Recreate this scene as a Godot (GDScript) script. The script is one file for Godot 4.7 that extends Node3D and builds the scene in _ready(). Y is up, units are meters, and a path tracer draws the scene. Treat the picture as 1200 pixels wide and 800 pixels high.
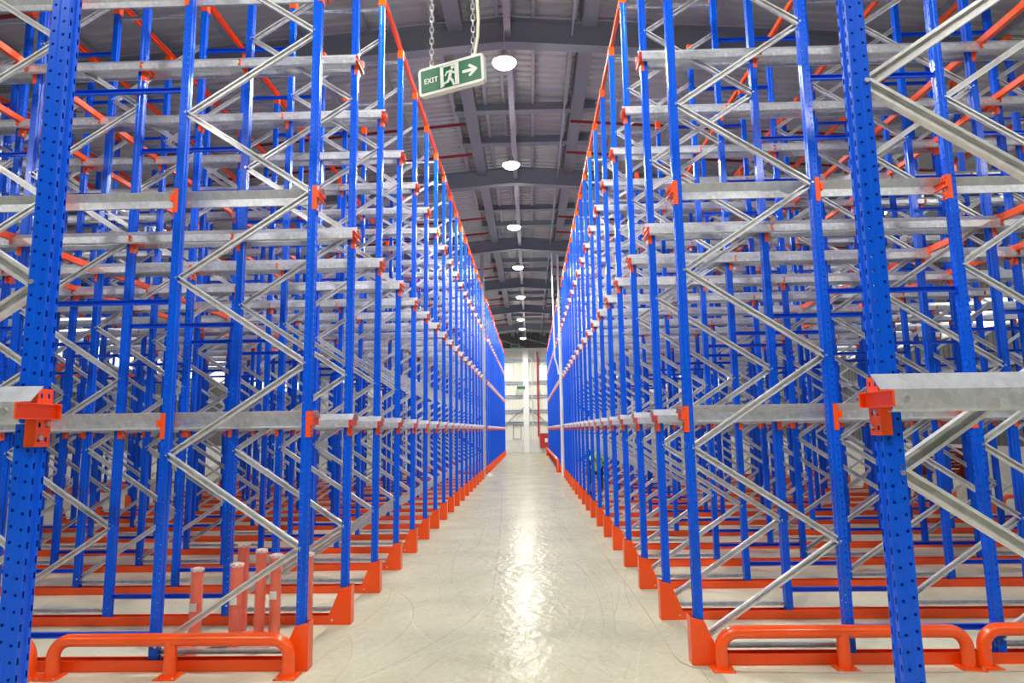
extends Node3D
# A drive-in racking hall seen down its central aisle. Units are metres, y is up, the aisle runs along -z.

const ROW_PITCH := 1.0883          # distance between two frame rows along the aisle
const ROWS := 17
const UP_TO_DETAIL := 5            # rows whose frames are built part by part
const FRAME_DEPTH := 1.105         # outer web to outer web of one upright frame
const FRAME_TOP := 6.66
const LEVELS := [1.80, 3.525, 5.25]
const NODE_STEP := 0.664           # rise of one diagonal brace
const EXIT_FIRST := -4.78          # z of the first row behind the cross aisle, exit sign side
const HOSE_FIRST := -4.857
const EXIT_EDGE := -1.609          # x of the upright faces at the aisle
const HOSE_EDGE := 1.130
const EXIT_PITCH := 2.089
const HOSE_PITCH := 2.068
const FAR_FIRST := -24.75
const RIDGE_X := -0.33
const RIDGE_SOFFIT := 8.12
const ROOF_SLOPE := 0.08
const WALL_Z := -47.3
const WALL_EXIT := -16.5
const WALL_HOSE := 13.15
const WALL_NEAR := 9.0
const ORDINAL := ["first", "second", "third", "fourth", "fifth", "sixth", "seventh", "eighth", "ninth", "tenth", "eleventh", "twelfth", "thirteenth", "fourteenth", "fifteenth", "sixteenth", "seventeenth"]

var mats := {}
var shared := {}
var used_names := {}
var rng := RandomNumberGenerator.new()


func _ready() -> void:
	rng.seed = 7
	var cam := Camera3D.new()
	cam.name = "camera"
	cam.fov = 55.36
	cam.position = Vector3(0, 1.64, 0)
	cam.rotation_degrees = Vector3(7.7054, 1.5017, -0.7994)
	cam.near = 0.05
	cam.far = 200.0
	add_child(cam)
	var env := Environment.new()
	var sky := Sky.new()
	var sky_look := ProceduralSkyMaterial.new()
	sky_look.sky_top_color = Color(0.80, 0.86, 0.93)
	sky_look.sky_horizon_color = Color(0.92, 0.95, 0.97)
	sky_look.ground_horizon_color = Color(0.80, 0.82, 0.82)
	sky_look.ground_bottom_color = Color(0.55, 0.56, 0.55)
	sky_look.sun_angle_max = 0.0
	sky.sky_material = sky_look
	env.background_mode = Environment.BG_SKY
	env.sky = sky
	env.background_energy_multiplier = 2.5
	env.tonemap_mode = Environment.TONE_MAPPER_LINEAR
	env.tonemap_exposure = 1.68
	env.sdfgi_enabled = true
	env.ssao_enabled = true
	env.ssil_enabled = true
	var around := WorldEnvironment.new()
	around.name = "world_environment"
	around.environment = env
	add_child(around)

	make_materials()
	build_lamps()
	build_shell()
	build_racks()
	build_near_frames()
	build_guards()
	build_exit_sign()
	build_small_things()


# ---------------------------------------------------------------- lamps
const LAMP_ENERGY := 11.0
const CROSS := [[-5.3, 1.6, "exit sign side, nearer the aisle"], [5.0, 1.6, "hose cabinet side, nearer the aisle"], [-10.6, 1.6, "exit sign side, at the outer aisle"], [9.9, 1.6, "hose cabinet side, at the outer aisle"]]

func build_lamps() -> void:
	var zs := [-10.03, -14.23, -18.86, -23.74, -29.29, -35.35, -38.74, -42.81, -5.95, -1.7, 2.6]
	for i in zs.size():
		var where := "over the aisle, %s behind exit sign" % ORDINAL[i] if i < 8 else "over the aisle in front of the exit sign, %s from it" % ORDINAL[i - 8]
		lamp(Vector3([-0.325, -0.336, -0.383, -0.36, -0.348, -0.42, -0.388, -0.382, -0.33, -0.33, -0.33][i], 7.65, zs[i]), "glowing high bay lamp " + where, "high bay lamps over the central aisle")
	for c in CROSS:
		lamp(Vector3(c[0], 7.3, c[1]), "glowing high bay lamp over the cross aisle, " + c[2], "high bay lamps over the cross aisle", 6.0)
	for side in 2:
		var x: float = [-10.35, 9.6][side]
		for i in 8:
			lamp(Vector3(x, 7.35, -6.2 - 5.6 * i), "glowing high bay lamp over the outer aisle, %s side, %s from the entrance" % [["exit sign", "hose cabinet"][side], ORDINAL[i]], "high bay lamps over the outer aisles", 3.0)


func lamp(at: Vector3, label: String, group: String, energy := LAMP_ENERGY) -> void:
	var t := thing("high_bay_lamp", label, "lamp", at, 0.0, group)
	if not shared.has("lamp_housing"):
		var m := MB.new()
		m.lathe([Vector2(0.03, 0.20), Vector2(0.06, 0.19), Vector2(0.065, 0.10), Vector2(0.10, 0.09), Vector2(0.185, 0.045), Vector2(0.205, 0.0), Vector2(0.198, -0.004)], 24)
		shared.lamp_housing = m.mesh()
		m = MB.new()
		m.lathe([Vector2(0.0, 0.004), Vector2(0.194, 0.004), Vector2(0.188, -0.025), Vector2(0.155, -0.055), Vector2(0.09, -0.078), Vector2(0.0, -0.086)], 24)
		shared.lamp_lens = m.mesh()
		m = MB.new()
		m.tube([Vector3(0, 0.19, 0), Vector3(0, 1.0, 0)], 0.006, 6)
		shared.lamp_cord = m.mesh()
	part("housing", shared.lamp_housing, mats.lamp_metal, t)
	var lens := part("lens", shared.lamp_lens, mats.lamp_glow, t)
	lens.set_meta("label", "glowing white round lens")
	var cord := part("cord", shared.lamp_cord, mats.lamp_metal, t)
	cord.scale.y = 1.0
	# the beam thrown down by the reflector, and the little that leaks out sideways through the clear rim
	var l := SpotLight3D.new()
	l.name = "lamp_light"
	l.position = Vector3(0, -0.16, 0)
	l.rotation_degrees.x = -90
	l.spot_angle = 86.0
	l.spot_angle_attenuation = 0.2
	l.spot_range = 60.0
	l.spot_attenuation = 2.0
	l.light_size = 0.15
	l.light_energy = energy
	l.light_color = Color(1.0, 0.985, 0.95)
	l.shadow_enabled = true
	t.add_child(l, true)
	var r := OmniLight3D.new()
	r.name = "rim_light"
	r.position = Vector3(0, -0.16, 0)
	r.omni_range = 60.0
	r.omni_attenuation = 2.0
	r.light_size = 0.07
	r.light_energy = energy * 0.035
	r.light_color = l.light_color
	r.shadow_enabled = true
	t.add_child(r, true)


# ---------------------------------------------------------------- the building
func roof_y(x: float) -> float:
	return RIDGE_SOFFIT + 0.62 - ROOF_SLOPE * absf(x - RIDGE_X)


func build_shell() -> void:
	# floor: cast in strips, the polished aisle strip between two rack strips
	var floor_node := struct_root("floor", "pale grey power floated concrete floor of the hall")
	var m := MB.new()
	m.slab(Vector3(-1.75, -0.2, WALL_Z - 0.3), Vector3(1.25, 0.0, WALL_NEAR), Vector2(3.0, 24.0))
	part("aisle_slab", m.mesh(), mats.aisle_concrete, floor_node)
	m = MB.new()
	m.slab(Vector3(WALL_EXIT - 0.3, -0.2, WALL_Z - 0.3), Vector3(-1.752, 0.0, WALL_NEAR), Vector2(3.0, 24.0))
	part("slab", m.mesh(), mats.concrete, floor_node)
	m = MB.new()
	m.slab(Vector3(1.252, -0.2, WALL_Z - 0.3), Vector3(WALL_HOSE + 0.3, 0.0, WALL_NEAR), Vector2(3.0, 24.0))
	part("slab", m.mesh(), mats.concrete, floor_node)

	# roof: two ribbed slopes, rafters, purlins, the framed ridge bay, tray and sprinkler pipes
	var roof := struct_root("ceiling", "grey ribbed metal roof on dark steel rafters")
	for s in [-1, 1]:
		m = MB.new()
		var x_end: float = (WALL_EXIT - 0.2) if s < 0 else (WALL_HOSE + 0.2)
		var z := WALL_NEAR
		var k := 0
		var out: Array = []
		while z > WALL_Z - 0.3:
			out.append_array([[z, 0.0], [z - 0.11, 0.0], [z - 0.135, 0.035], [z - 0.175, 0.035]])
			z -= 0.2
			k += 1
		for i in out.size() - 1:
			var a := Vector3(RIDGE_X, roof_y(RIDGE_X) + out[i][1], out[i][0])
			var b := Vector3(x_end, roof_y(x_end) + out[i][1], out[i][0])
			var c := Vector3(x_end, roof_y(x_end) + out[i + 1][1], out[i + 1][0])
			var d := Vector3(RIDGE_X, roof_y(RIDGE_X) + out[i + 1][1], out[i + 1][0])
			if s < 0:
				m.q(d, c, b, a)
			else:
				m.q(a, b, c, d)
		var lid := Vector3(0, 0.12, 0)
		var p := Vector3(RIDGE_X, roof_y(RIDGE_X), WALL_NEAR) + lid
		var q := Vector3(x_end, roof_y(x_end), WALL_NEAR) + lid
		var far := Vector3(0, 0, WALL_Z - 0.3 - WALL_NEAR)
		if s < 0:
			m.q(p, p + far, q + far, q)
		else:
			m.q(q, q + far, p + far, p)
		part("roof_sheet", m.mesh(), mats.roof_sheet, roof)
	var rz := [2.45, -3.91, -10.27, -16.6, -22.96, -29.34, -35.7, -42.06]
	for z in rz:
		var r := part("rafter", rafter_mesh(), mats.dark_steel, roof)
		r.position = Vector3(RIDGE_X, 0, z)
	var purlins := [-1.2, -0.12, 0.5, 1.18, 2.35, 3.5, 4.65, 5.8, 7.0, 8.2, 9.4, 10.6, 11.8]
	for s in [-1, 1]:
		for i in purlins.size():
			var x: float = RIDGE_X + s * purlins[i]
			m = MB.new()
			m.channel_beam(Vector3(x, roof_y(x) - 0.09, WALL_NEAR), Vector3(x, roof_y(x) - 0.09, WALL_Z), 0.06, 0.16)
			part("purlin", m.mesh(), mats.galvanised_dull, roof)
	for x in [-1.165, 1.11]:
		m = MB.new()
		m.box(Vector3(x - 0.13, 8.36, WALL_Z), Vector3(x + 0.13, 8.62, WALL_NEAR))
		part("ridge_beam", m.mesh(), mats.dark_steel, roof)
	for i in rz.size() - 1:
		for f in [0.46, 0.71]:
			var z: float = lerpf(rz[i], rz[i + 1], f)
			m = MB.new()
			m.box(Vector3(-1.5, 8.40, z - 0.075), Vector3(1.5, 8.56, z + 0.075))
			m.box(Vector3(-1.5, 8.385, z - 0.10), Vector3(1.5, 8.40, z + 0.10))
			part("cross_beam", m.mesh(), mats.dark_steel, roof)
			for s in [-1, 1]:
				var pipe := MB.new()
				var x0: float = -1.28 if s < 0 else 0.98
				var x1: float = -15.5 if s < 0 else 12.4
				pipe.tube([Vector3(x0, 8.22, z - 0.15), Vector3(x1, 8.22 - ROOF_SLOPE * absf(x1 - x0), z - 0.15)], 0.032, 10)
				part("sprinkler_pipe", pipe.mesh(), mats.red_pipe, roof)
				for j in 4:
					var hx: float = lerpf(x0, x1, 0.04 + 0.25 * j)
					var head := MB.new()
					head.tube([Vector3(hx, 8.2 - ROOF_SLOPE * absf(hx - x0), z - 0.15), Vector3(hx, 8.08 - ROOF_SLOPE * absf(hx - x0), z - 0.15)], 0.012, 6)
					part("sprinkler_drop", head.mesh(), mats.galvanised_dull, roof)
	m = MB.new()
	m.channel_beam(Vector3(-0.27, 8.28, WALL_NEAR), Vector3(-0.27, 8.28, WALL_Z), 0.11, 0.05)
	part("cable_tray", m.mesh(), mats.galvanised_dull, roof)
	m = MB.new()
	m.tube([Vector3(-2.1, 8.2, WALL_NEAR), Vector3(-2.1, 8.2, WALL_Z)], 0.022, 8)
	part("conduit", m.mesh(), mats.galvanised_dull, roof)
	m = MB.new()
	m.tube([Vector3(0.82, 8.25, WALL_NEAR), Vector3(0.82, 8.25, WALL_Z)], 0.018, 8)
	part("conduit", m.mesh(), mats.galvanised_dull, roof)

	build_end_wall()
	side_wall("wall_left", WALL_EXIT, 1.0, "grey ribbed side wall behind the racks on the exit sign side")
	side_wall("wall_right", WALL_HOSE, -1.0, "grey ribbed side wall with a strip window behind the racks")
	var back := struct_root("wall_front", "plain wall behind the camera")
	m = MB.new()
	m.box(Vector3(WALL_EXIT - 0.3, 0, WALL_NEAR), Vector3(WALL_HOSE + 0.3, 9.2, WALL_NEAR + 0.2))
	part("panel", m.mesh(), mats.wall_sheet, back)
	# inner columns standing in the gap between the two rack blocks
	m = MB.new()
	m.h_column(Vector3(-1.68, 0, -23.3), 0.13, 0.16, 8.2)
	var c1 := single("steel_column", m.mesh(), mats.galvanised_dull, "grey steel column in the gap between rack blocks, exit sign side", "column")
	c1.set_meta("kind", "structure")
	m = MB.new()
	m.h_column(Vector3(1.10, 0, -23.3), 0.065, 0.1, 8.2)
	var c2 := single("steel_column", m.mesh(), mats.white_paint, "slim white column in the gap between rack blocks, hose cabinet side", "column")
	c2.set_meta("kind", "structure")
	m = MB.new()
	m.tube([Vector3(0.90, 8.3, -23.6), Vector3(0.93, 4.2, -23.6), Vector3(1.02, 3.9, -23.6), Vector3(1.06, 3.6, -23.6)], 0.03, 8)
	single("down_pipe", m.mesh(), mats.white_paint, "thin white pipe hanging from the roof before the slim white column", "pipe")


func rafter_mesh() -> ArrayMesh:
	if shared.has("rafter"):
		return shared.rafter
	var m := MB.new()
	for s in [-1, 1]:
		var w: float = (RIDGE_X - WALL_EXIT) if s < 0 else (WALL_HOSE - RIDGE_X)
		var y0 := RIDGE_SOFFIT
		var y1: float = RIDGE_SOFFIT - ROOF_SLOPE * w
		var d0 := 0.42
		for pr in [[-0.012, 0.012, 0.0, d0], [-0.11, 0.11, -0.014, 0.0], [-0.11, 0.11, d0, d0 + 0.014]]:
			var x0 := 0.0
			var x1: float = s * w
			var a0 := Vector3(x0, y0 + pr[2], 0)
			var a1 := Vector3(x0, y0 + pr[3], 0)
			var b0 := Vector3(x1, y1 + pr[2], 0)
			var b1 := Vector3(x1, y1 + pr[3], 0)
			var zl := Vector3(0, 0, pr[0])
			var zh := Vector3(0, 0, pr[1])
			if s < 0:
				m.hexa(b0 + zl, a0 + zl, a0 + zh, b0 + zh, b1 + zl, a1 + zl, a1 + zh, b1 + zh)
			else:
				m.hexa(a0 + zl, b0 + zl, b0 + zh, a0 + zh, a1 + zl, b1 + zl, b1 + zh, a1 + zh)
	# bolted end plate at the ridge
	m.box(Vector3(-0.02, RIDGE_SOFFIT - 0.03, -0.11), Vector3(0.02, RIDGE_SOFFIT + 0.44, 0.11))
	shared.rafter = m.mesh()
	return shared.rafter


func ribbed(m: MB, x0: float, x1: float, y0: float, y1: float, z: float) -> void:
	var x := x0
	var outline: Array = []
	while x < x1:
		outline.append_array([Vector2(x, 0), Vector2(minf(x + 0.15, x1), 0), Vector2(minf(x + 0.17, x1), 0.03), Vector2(minf(x + 0.23, x1), 0.03)])
		x += 0.25
	outline.append(Vector2(x1, 0))
	for i in outline.size() - 1:
		var a: Vector2 = outline[i]
		var b: Vector2 = outline[i + 1]
		if b.x - a.x < 0.0001:
			continue
		m.q(Vector3(a.x, y0, z + a.y), Vector3(b.x, y0, z + b.y), Vector3(b.x, y1, z + b.y), Vector3(a.x, y1, z + a.y))
	m.box(Vector3(x0, y0, z - 0.12), Vector3(x1, y1, z - 0.02))


func build_end_wall() -> void:
	var w := struct_root("wall_back", "pale ribbed end wall with white column and grey rails")
	var top := 7.4
	var gable := MB.new()
	ribbed(gable, WALL_EXIT - 0.3, WALL_HOSE + 0.3, 7.4, 9.0, WALL_Z)
	part("gable_cladding", gable.mesh(), mats.wall_sheet, w)
	var m := MB.new()
	m.box(Vector3(WALL_EXIT - 0.3, 0, WALL_Z - 0.25), Vector3(WALL_HOSE + 0.3, 0.92, WALL_Z + 0.06))
	part("block_plinth", m.mesh(), mats.plinth, w)
	var spans: Array = []   # window openings
	for x in [-14.2, -9.7, -3.35, 0.66, 5.2, 9.7]:
		spans.append([x, x + 2.0])
	var edge: float = WALL_EXIT - 0.3
	for sp in spans + [[WALL_HOSE + 0.3, WALL_HOSE + 0.3]]:
		m = MB.new()
		ribbed(m, edge, sp[0], 0.92, top, WALL_Z)
		part("cladding", m.mesh(), mats.end_cladding, w)
		if sp[1] > sp[0]:
			m = MB.new()
			ribbed(m, sp[0], sp[1], 0.92, 5.15, WALL_Z)
			ribbed(m, sp[0], sp[1], 6.27, top, WALL_Z)
			part("cladding", m.mesh(), mats.end_cladding, w)
		edge = sp[1]
	for y in [2.09, 2.94, 3.99, 4.98, 6.6]:
		m = MB.new()
		m.channel_beam(Vector3(WALL_EXIT, y, WALL_Z + 0.1), Vector3(WALL_HOSE, y, WALL_Z + 0.1), 0.1, 0.2)
		part("wall_rail", m.mesh(), mats.galvanised_dull, w)
	m = MB.new()
	m.box(Vector3(WALL_EXIT, 7.3, WALL_Z + 0.08), Vector3(WALL_HOSE, 7.5, WALL_Z + 0.28))
	part("eaves_beam", m.mesh(), mats.white_paint, w)
	for x in [-12.4, -6.3, -0.27, 5.8, 11.9]:
		m = MB.new()
		m.h_column(Vector3(x, 0, WALL_Z + 0.36), 0.40, 0.3, 7.3)
		part("column", m.mesh(), mats.white_paint, w)
	for br in [[Vector3(-0.45, 3.2, 0), Vector3(-3.3, 0.6, 0)], [Vector3(-0.08, 3.2, 0), Vector3(2.8, 0.6, 0)], [Vector3(-0.3, 7.5, 0), Vector3(-2.4, 8.2, 0)], [Vector3(-0.3, 8.2, 0), Vector3(2.2, 7.5, 0)]]:
		m = MB.new()
		m.tube([br[0] + Vector3(0, 0, WALL_Z + 0.4), br[1] + Vector3(0, 0, WALL_Z + 0.4)], 0.04, 8)
		part("brace_rod", m.mesh(), mats.galvanised_dull, w)
	m = MB.new()
	for b in [[-1.25, -0.65, 0.95, 0.99], [-1.25, -0.65, 1.96, 2.0], [-1.25, -1.21, 0.99, 1.96], [-0.69, -0.65, 0.99, 1.96]]:
		m.box(Vector3(b[0], b[2], WALL_Z + 0.14), Vector3(b[1], b[3], WALL_Z + 0.2))
	part("framed_opening", m.mesh(), mats.dark_steel, w)
	var n := 1
	for sp in spans:
		var win := struct_root("window_%d" % n, "bright daylight window high in the pale end wall")
		n += 1
		m = MB.new()
		for b in [[sp[0], sp[1], 5.15, 5.22], [sp[0], sp[1], 6.20, 6.27], [sp[0], sp[0] + 0.07, 5.22, 6.20], [sp[1] - 0.07, sp[1], 5.22, 6.20]]:
			m.box(Vector3(b[0], b[2], WALL_Z - 0.1), Vector3(b[1], b[3], WALL_Z + 0.05))
		part("window_frame", m.mesh(), mats.white_paint, win)
		m = MB.new()
		m.box(Vector3(sp[0] + 0.07, 5.22, WALL_Z - 0.04), Vector3(sp[1] - 0.07, 6.20, WALL_Z - 0.034))
		part("pane", m.mesh(), mats.window_glass, win)


func side_wall(called: String, x: float, inward: float, label: String) -> void:
	var w := struct_root(called, label)
	w.position = Vector3(x, 0, 0)
	w.rotation.y = PI / 2 * inward
	# local x runs along the wall, local z points into the hall
	var along0: float = minf(-inward * WALL_NEAR, -inward * (WALL_Z - 0.3))
	var along1: float = maxf(-inward * WALL_NEAR, -inward * (WALL_Z - 0.3))
	var m := MB.new()
	m.box(Vector3(along0, 0, -0.2), Vector3(along1, 1.0, 0.08))
	part("block_plinth", m.mesh(), mats.plinth, w)
	m = MB.new()
	ribbed(m, along0, along1, 1.0, 4.3, 0.0)
	part("cladding", m.mesh(), mats.wall_sheet, w)
	m = MB.new()
	ribbed(m, along0, along1, 5.3, 8.3, 0.0)
	part("cladding", m.mesh(), mats.wall_sheet, w)
	var count := 9
	for i in count:
		var a := lerpf(along0, along1, float(i) / count)
		var b := lerpf(along0, along1, float(i + 1) / count)
		m = MB.new()
		ribbed(m, a, a + 1.6, 4.3, 5.3, 0.0)
		part("cladding", m.mesh(), mats.wall_sheet, w)
		m = MB.new()
		for r in [[a + 1.6, b, 4.3, 4.36], [a + 1.6, b, 5.24, 5.3], [a + 1.6, a + 1.66, 4.36, 5.24], [b - 0.06, b, 4.36, 5.24]]:
			m.box(Vector3(r[0], r[2], -0.1), Vector3(r[1], r[3], 0.05))
		var f := part("window_frame", m.mesh(), mats.white_paint, w)
		m = MB.new()
		m.box(Vector3(a + 1.66, 4.36, -0.03), Vector3(b - 0.06, 5.24, -0.024))
		part("pane", m.mesh(), mats.window_glass, f)
	for y in [2.2, 3.3, 6.3, 7.2]:
		m = MB.new()
		m.channel_beam(Vector3(along0, y, 0.1), Vector3(along1, y, 0.1), 0.1, 0.2)
		part("wall_rail", m.mesh(), mats.galvanised_dull, w)


# ---------------------------------------------------------------- racks
func side_name(s: int) -> String:
	return "exit sign side" if s < 0 else "hose cabinet side"


func build_racks() -> void:
	for s in [-1, 1]:
		var first: float = EXIT_FIRST if s < 0 else HOSE_FIRST
		var edge: float = EXIT_EDGE if s < 0 else HOSE_EDGE
		var pitch: float = EXIT_PITCH if s < 0 else HOSE_PITCH
		var frames: int = 4
		var tail: float = edge + s * (pitch * 3 + FRAME_DEPTH)
		for k in ROWS:
			var z: float = first - ROW_PITCH * k
			for f in frames:
				var x: float = edge + s * pitch * f
				var where := "%s, %s, %s row behind the guard rails" % [["at the aisle", "second from aisle", "third from aisle", "fourth from aisle"][f], side_name(s), ORDINAL[k]]
				place_frame(x, s, z, "blue upright frame " + where, "blue upright frames behind the guard rails", 0 if k <= 3 and f < 3 else (1 if k <= UP_TO_DETAIL and f < 3 else 2), k > 0, k < ROWS - 1)
			for lv in 3:
				for face in [1, -1]:
					if (face > 0 and k == 0) or (face < 0 and k == ROWS - 1):
						continue
					rail(edge, tail, s, z, face, lv, "galvanised pallet rail, %s level, %s row, face towards %s, %s" % [["lowest", "middle", "top"][lv], ORDINAL[k], "guard rails" if face > 0 else "end wall", side_name(s)], "galvanised pallet rails behind the guard rails")
			floor_rail(edge, tail, s, z, k, "%s row, %s" % [ORDINAL[k], side_name(s)])
			for g in (3 if k <= 7 else 1):
				for h in 4:
					tie(edge + s * (pitch * g + FRAME_DEPTH), edge + s * pitch * (g + 1), [0.235, 2.636, 4.345, 6.05][h], z, "blue spacer tie, %s height, %s gap from aisle, %s row, %s" % [["lowest", "second", "third", "top"][h], ORDINAL[g], ORDINAL[k], side_name(s)])
		# stop beams on the two middle upright lines, and the top beams
		for line in 2:
			var x: float = edge + s * (pitch + FRAME_DEPTH if line == 0 else pitch * 2)
			for lv in [1, 2]:
				for k in ROWS - 1:
					stop_beam(x - s * 0.03 * (-1 if line == 0 else 1), LEVELS[lv] - 0.03, first - ROW_PITCH * k, "orange stop beam, %s level, %s line, after %s row, %s" % [["", "middle", "top"][lv], ["inner", "outer"][line], ORDINAL[k], side_name(s)])
		for line in 8:
			if line in [1, 5]:
				continue
			var x: float = edge + s * (pitch * (line / 2) + (FRAME_DEPTH if line % 2 else 0.0) + (-0.04 if line % 2 else 0.04))
			top_beam(x, first + 0.05, first - ROW_PITCH * (ROWS - 1) - 0.05, "long orange beam along the upright tops, %s line from the aisle, %s" % [["first", "", "second", "third", "fourth", "", "fifth", "sixth"][line], side_name(s)])
		far_block(s, edge, pitch)
	outer_block()


func far_block(s: int, edge: float, pitch: float) -> void:
	var mass := MB.new()
	for k in ROWS:
		var z: float = FAR_FIRST - ROW_PITCH * k
		for f in 2:
			place_frame(edge + s * pitch * f, s, z, "blue upright frame %s, %s, %s row of the far block" % [["at the aisle", "second from aisle"][f], side_name(s), ORDINAL[k]], "blue upright frames of the far block", 2, k > 0, k < ROWS - 1)
		for lv in 3:
			for face in [1, -1]:
				if k < 8 and not (face > 0 and k == 0):
					rail(edge, edge + s * 3.3, s, z, face, lv, "galvanised pallet rail, %s level, %s far block row, face towards %s, %s" % [["lowest", "middle", "top"][lv], ORDINAL[k], "camera" if face > 0 else "end wall", side_name(s)], "galvanised pallet rails of the far block")
				elif k >= 8 and not (face < 0 and k == ROWS - 1):
					rail_shape(mass, edge, edge + s * 3.3, s, z, face, LEVELS[lv])
		floor_rail(edge, edge + s * 3.3, s, z, 9, "%s far block row, %s" % [ORDINAL[k], side_name(s)])
	var many := single("pallet_rails", mass.mesh(), mats.galvanised, "many galvanised pallet rails in the rear rows of the far block, " + side_name(s), "rails")
	many.set_meta("kind", "stuff")
	top_beam(edge + s * 0.04, FAR_FIRST + 0.05, FAR_FIRST - ROW_PITCH * (ROWS - 1) - 0.05, "long orange beam along the upright tops of the far block, " + side_name(s))
	if s > 0:
		var m := MB.new()
		m.tube([Vector3(1.02, 0.0, -25.2), Vector3(1.02, 0.42, -25.2), Vector3(1.02, 0.47, -25.3), Vector3(1.02, 0.47, -41.0), Vector3(1.02, 0.42, -41.1), Vector3(1.02, 0.0, -41.1)], 0.06, 8)
		single("guard_rail", m.mesh(), mats.orange_paint, "long orange guard rail along the foot of the far block, hose cabinet side", "guard rail")


func outer_block() -> void:
	# another block beyond the outer aisle, seen only in glimpses between the uprights
	for kind in 3:
		var mm := MultiMesh.new()
		mm.transform_format = MultiMesh.TRANSFORM_3D
		mm.mesh = [upright_mesh(2), bracing_mesh(), outer_rail_mesh()][kind]
		var places: Array = []
		for k in ROWS:
			var z: float = EXIT_FIRST - ROW_PITCH * k
			for f in 2:
				var x: float = -12.0 - 2.09 * f
				if kind == 0:
					places.append(Transform3D(Basis(), Vector3(x, 0, z)))
					places.append(Transform3D(Basis(Vector3.UP, PI), Vector3(x - FRAME_DEPTH, 0, z)))
				elif kind == 1:
					places.append(Transform3D(Basis(), Vector3(x - FRAME_DEPTH / 2, 0, z)))
			if kind == 2:
				for y in LEVELS + [0.07]:
					places.append(Transform3D(Basis(), Vector3(-12.0, y, z)))
		mm.instance_count = places.size()
		for i in places.size():
			mm.set_instance_transform(i, places[i])
		var o := MultiMeshInstance3D.new()
		o.multimesh = mm
		o.material_override = [mats.blue_paint, mats.galvanised, mats.orange_paint][kind]
		o.name = numbered(["rack_uprights", "rack_braces", "rack_rails"][kind])
		o.set_meta("kind", "stuff")
		o.set_meta("label", ["many blue uprights of the rack beyond the outer aisle", "many thin braces of the rack beyond the outer aisle", "many orange rails of the rack beyond the outer aisle"][kind])
		o.set_meta("category", "rack")
		add_child(o, true)


func outer_rail_mesh() -> ArrayMesh:
	var m := MB.new()
	m.box(Vector3(-3.3, -0.07, -0.04), Vector3(0, 0.0, 0.04))
	return m.mesh()


# one upright: web at local x = 0 facing +x, standing from y = 0.02
func upright_mesh(lod: int) -> ArrayMesh:
	var key := "upright%d" % lod
	if shared.has(key):
		return shared[key]
	var m := MB.new()
	var half: Array = [Vector2(-0.060, 0.004), Vector2(-0.062, 0.006), Vector2(-0.062, 0.033), Vector2(-0.036, 0.033), Vector2(-0.032, 0.030), Vector2(-0.003, 0.030), Vector2(0.0, 0.027), Vector2(0.0, 0.014), Vector2(-0.005, 0.011)]
	if lod == 2:
		half = [Vector2(-0.062, 0.010), Vector2(-0.062, 0.032), Vector2(-0.035, 0.032), Vector2(-0.033, 0.029), Vector2(0.0, 0.029), Vector2(0.0, 0.012), Vector2(-0.005, 0.009)]
	var prof: Array = half.duplicate()
	for i in range(half.size() - 1, -1, -1):
		prof.append(Vector2(half[i].x, -half[i].y))
	var y0 := 0.02
	var y1 := FRAME_TOP
	for i in prof.size() - 1:
		var a: Vector2 = prof[i]
		var b: Vector2 = prof[i + 1]
		var w := a.distance_to(b)
		# profile runs from the back lip at +z round the web to the back lip at -z; outward is to the left of travel seen from above
		var hole := ""
		if lod == 0:
			if w > 0.025 and absf(a.x - b.x) > 0.02 and absf(a.x - b.x) < 0.04:
				hole = "round" if maxf(a.x, b.x) > -0.01 else "round_shifted"
			elif absf(a.x) < 0.001 and absf(b.x) < 0.001 and w > 0.012:
				hole = "slot"
		if hole == "":
			m.q(Vector3(b.x, y0, b.y), Vector3(b.x, y1, b.y), Vector3(a.x, y1, a.y), Vector3(a.x, y0, a.y))
		else:
			m.pierced(Vector3(a.x, y0, a.y), Vector3(b.x - a.x, 0, b.y - a.y), y1 - y0, hole)
	shared[key] = m.mesh()
	return shared[key]


func brace_count() -> int:
	return 9


func brace_ends(i: int) -> Array:
	# frame-local: centre x = 0, +x upright nodes at 0.16 + 0.664 * odd, -x upright at even
	var xl := -FRAME_DEPTH / 2 + 0.05
	var xr := FRAME_DEPTH / 2 - 0.05
	var a := Vector3(xl if i % 2 == 0 else xr, 0.16 + NODE_STEP * i, 0)
	var b := Vector3(xr if i % 2 == 0 else xl, 0.16 + NODE_STEP * (i + 1), 0)
	return [a, b]


func brace_mesh() -> ArrayMesh:
	if shared.has("brace"):
		return shared.brace
	# rising brace drawn along +x, centred on its middle; C section with lips open towards +z
	var e := brace_ends(0)
	var l: float = e[0].distance_to(e[1]) + 0.03
	var m := MB.new()
	m.sheet([Vector2(-0.011, 0.013), Vector2(-0.0215, 0.013), Vector2(-0.0215, -0.013), Vector2(0.0215, -0.013), Vector2(0.0215, 0.013), Vector2(0.011, 0.013)], Vector3(-l / 2, 0, 0), Vector3(0, 1, 0), Vector3(0, 0, 1), Vector3(l, 0, 0), 0.002)
	shared.brace = m.mesh()
	return shared.brace


func bracing_mesh() -> ArrayMesh:
	if shared.has("bracing"):
		return shared.bracing
	var m := MB.new()
	for i in brace_count():
		var e := brace_ends(i)
		m.bar(e[0], e[1], 0.043, 0.024)
	for y in [0.12, 6.5]:
		m.bar(Vector3(-FRAME_DEPTH / 2 + 0.04, y, 0), Vector3(FRAME_DEPTH / 2 - 0.04, y, 0), 0.03, 0.024)
	shared.bracing = m.mesh()
	return shared.bracing


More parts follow.
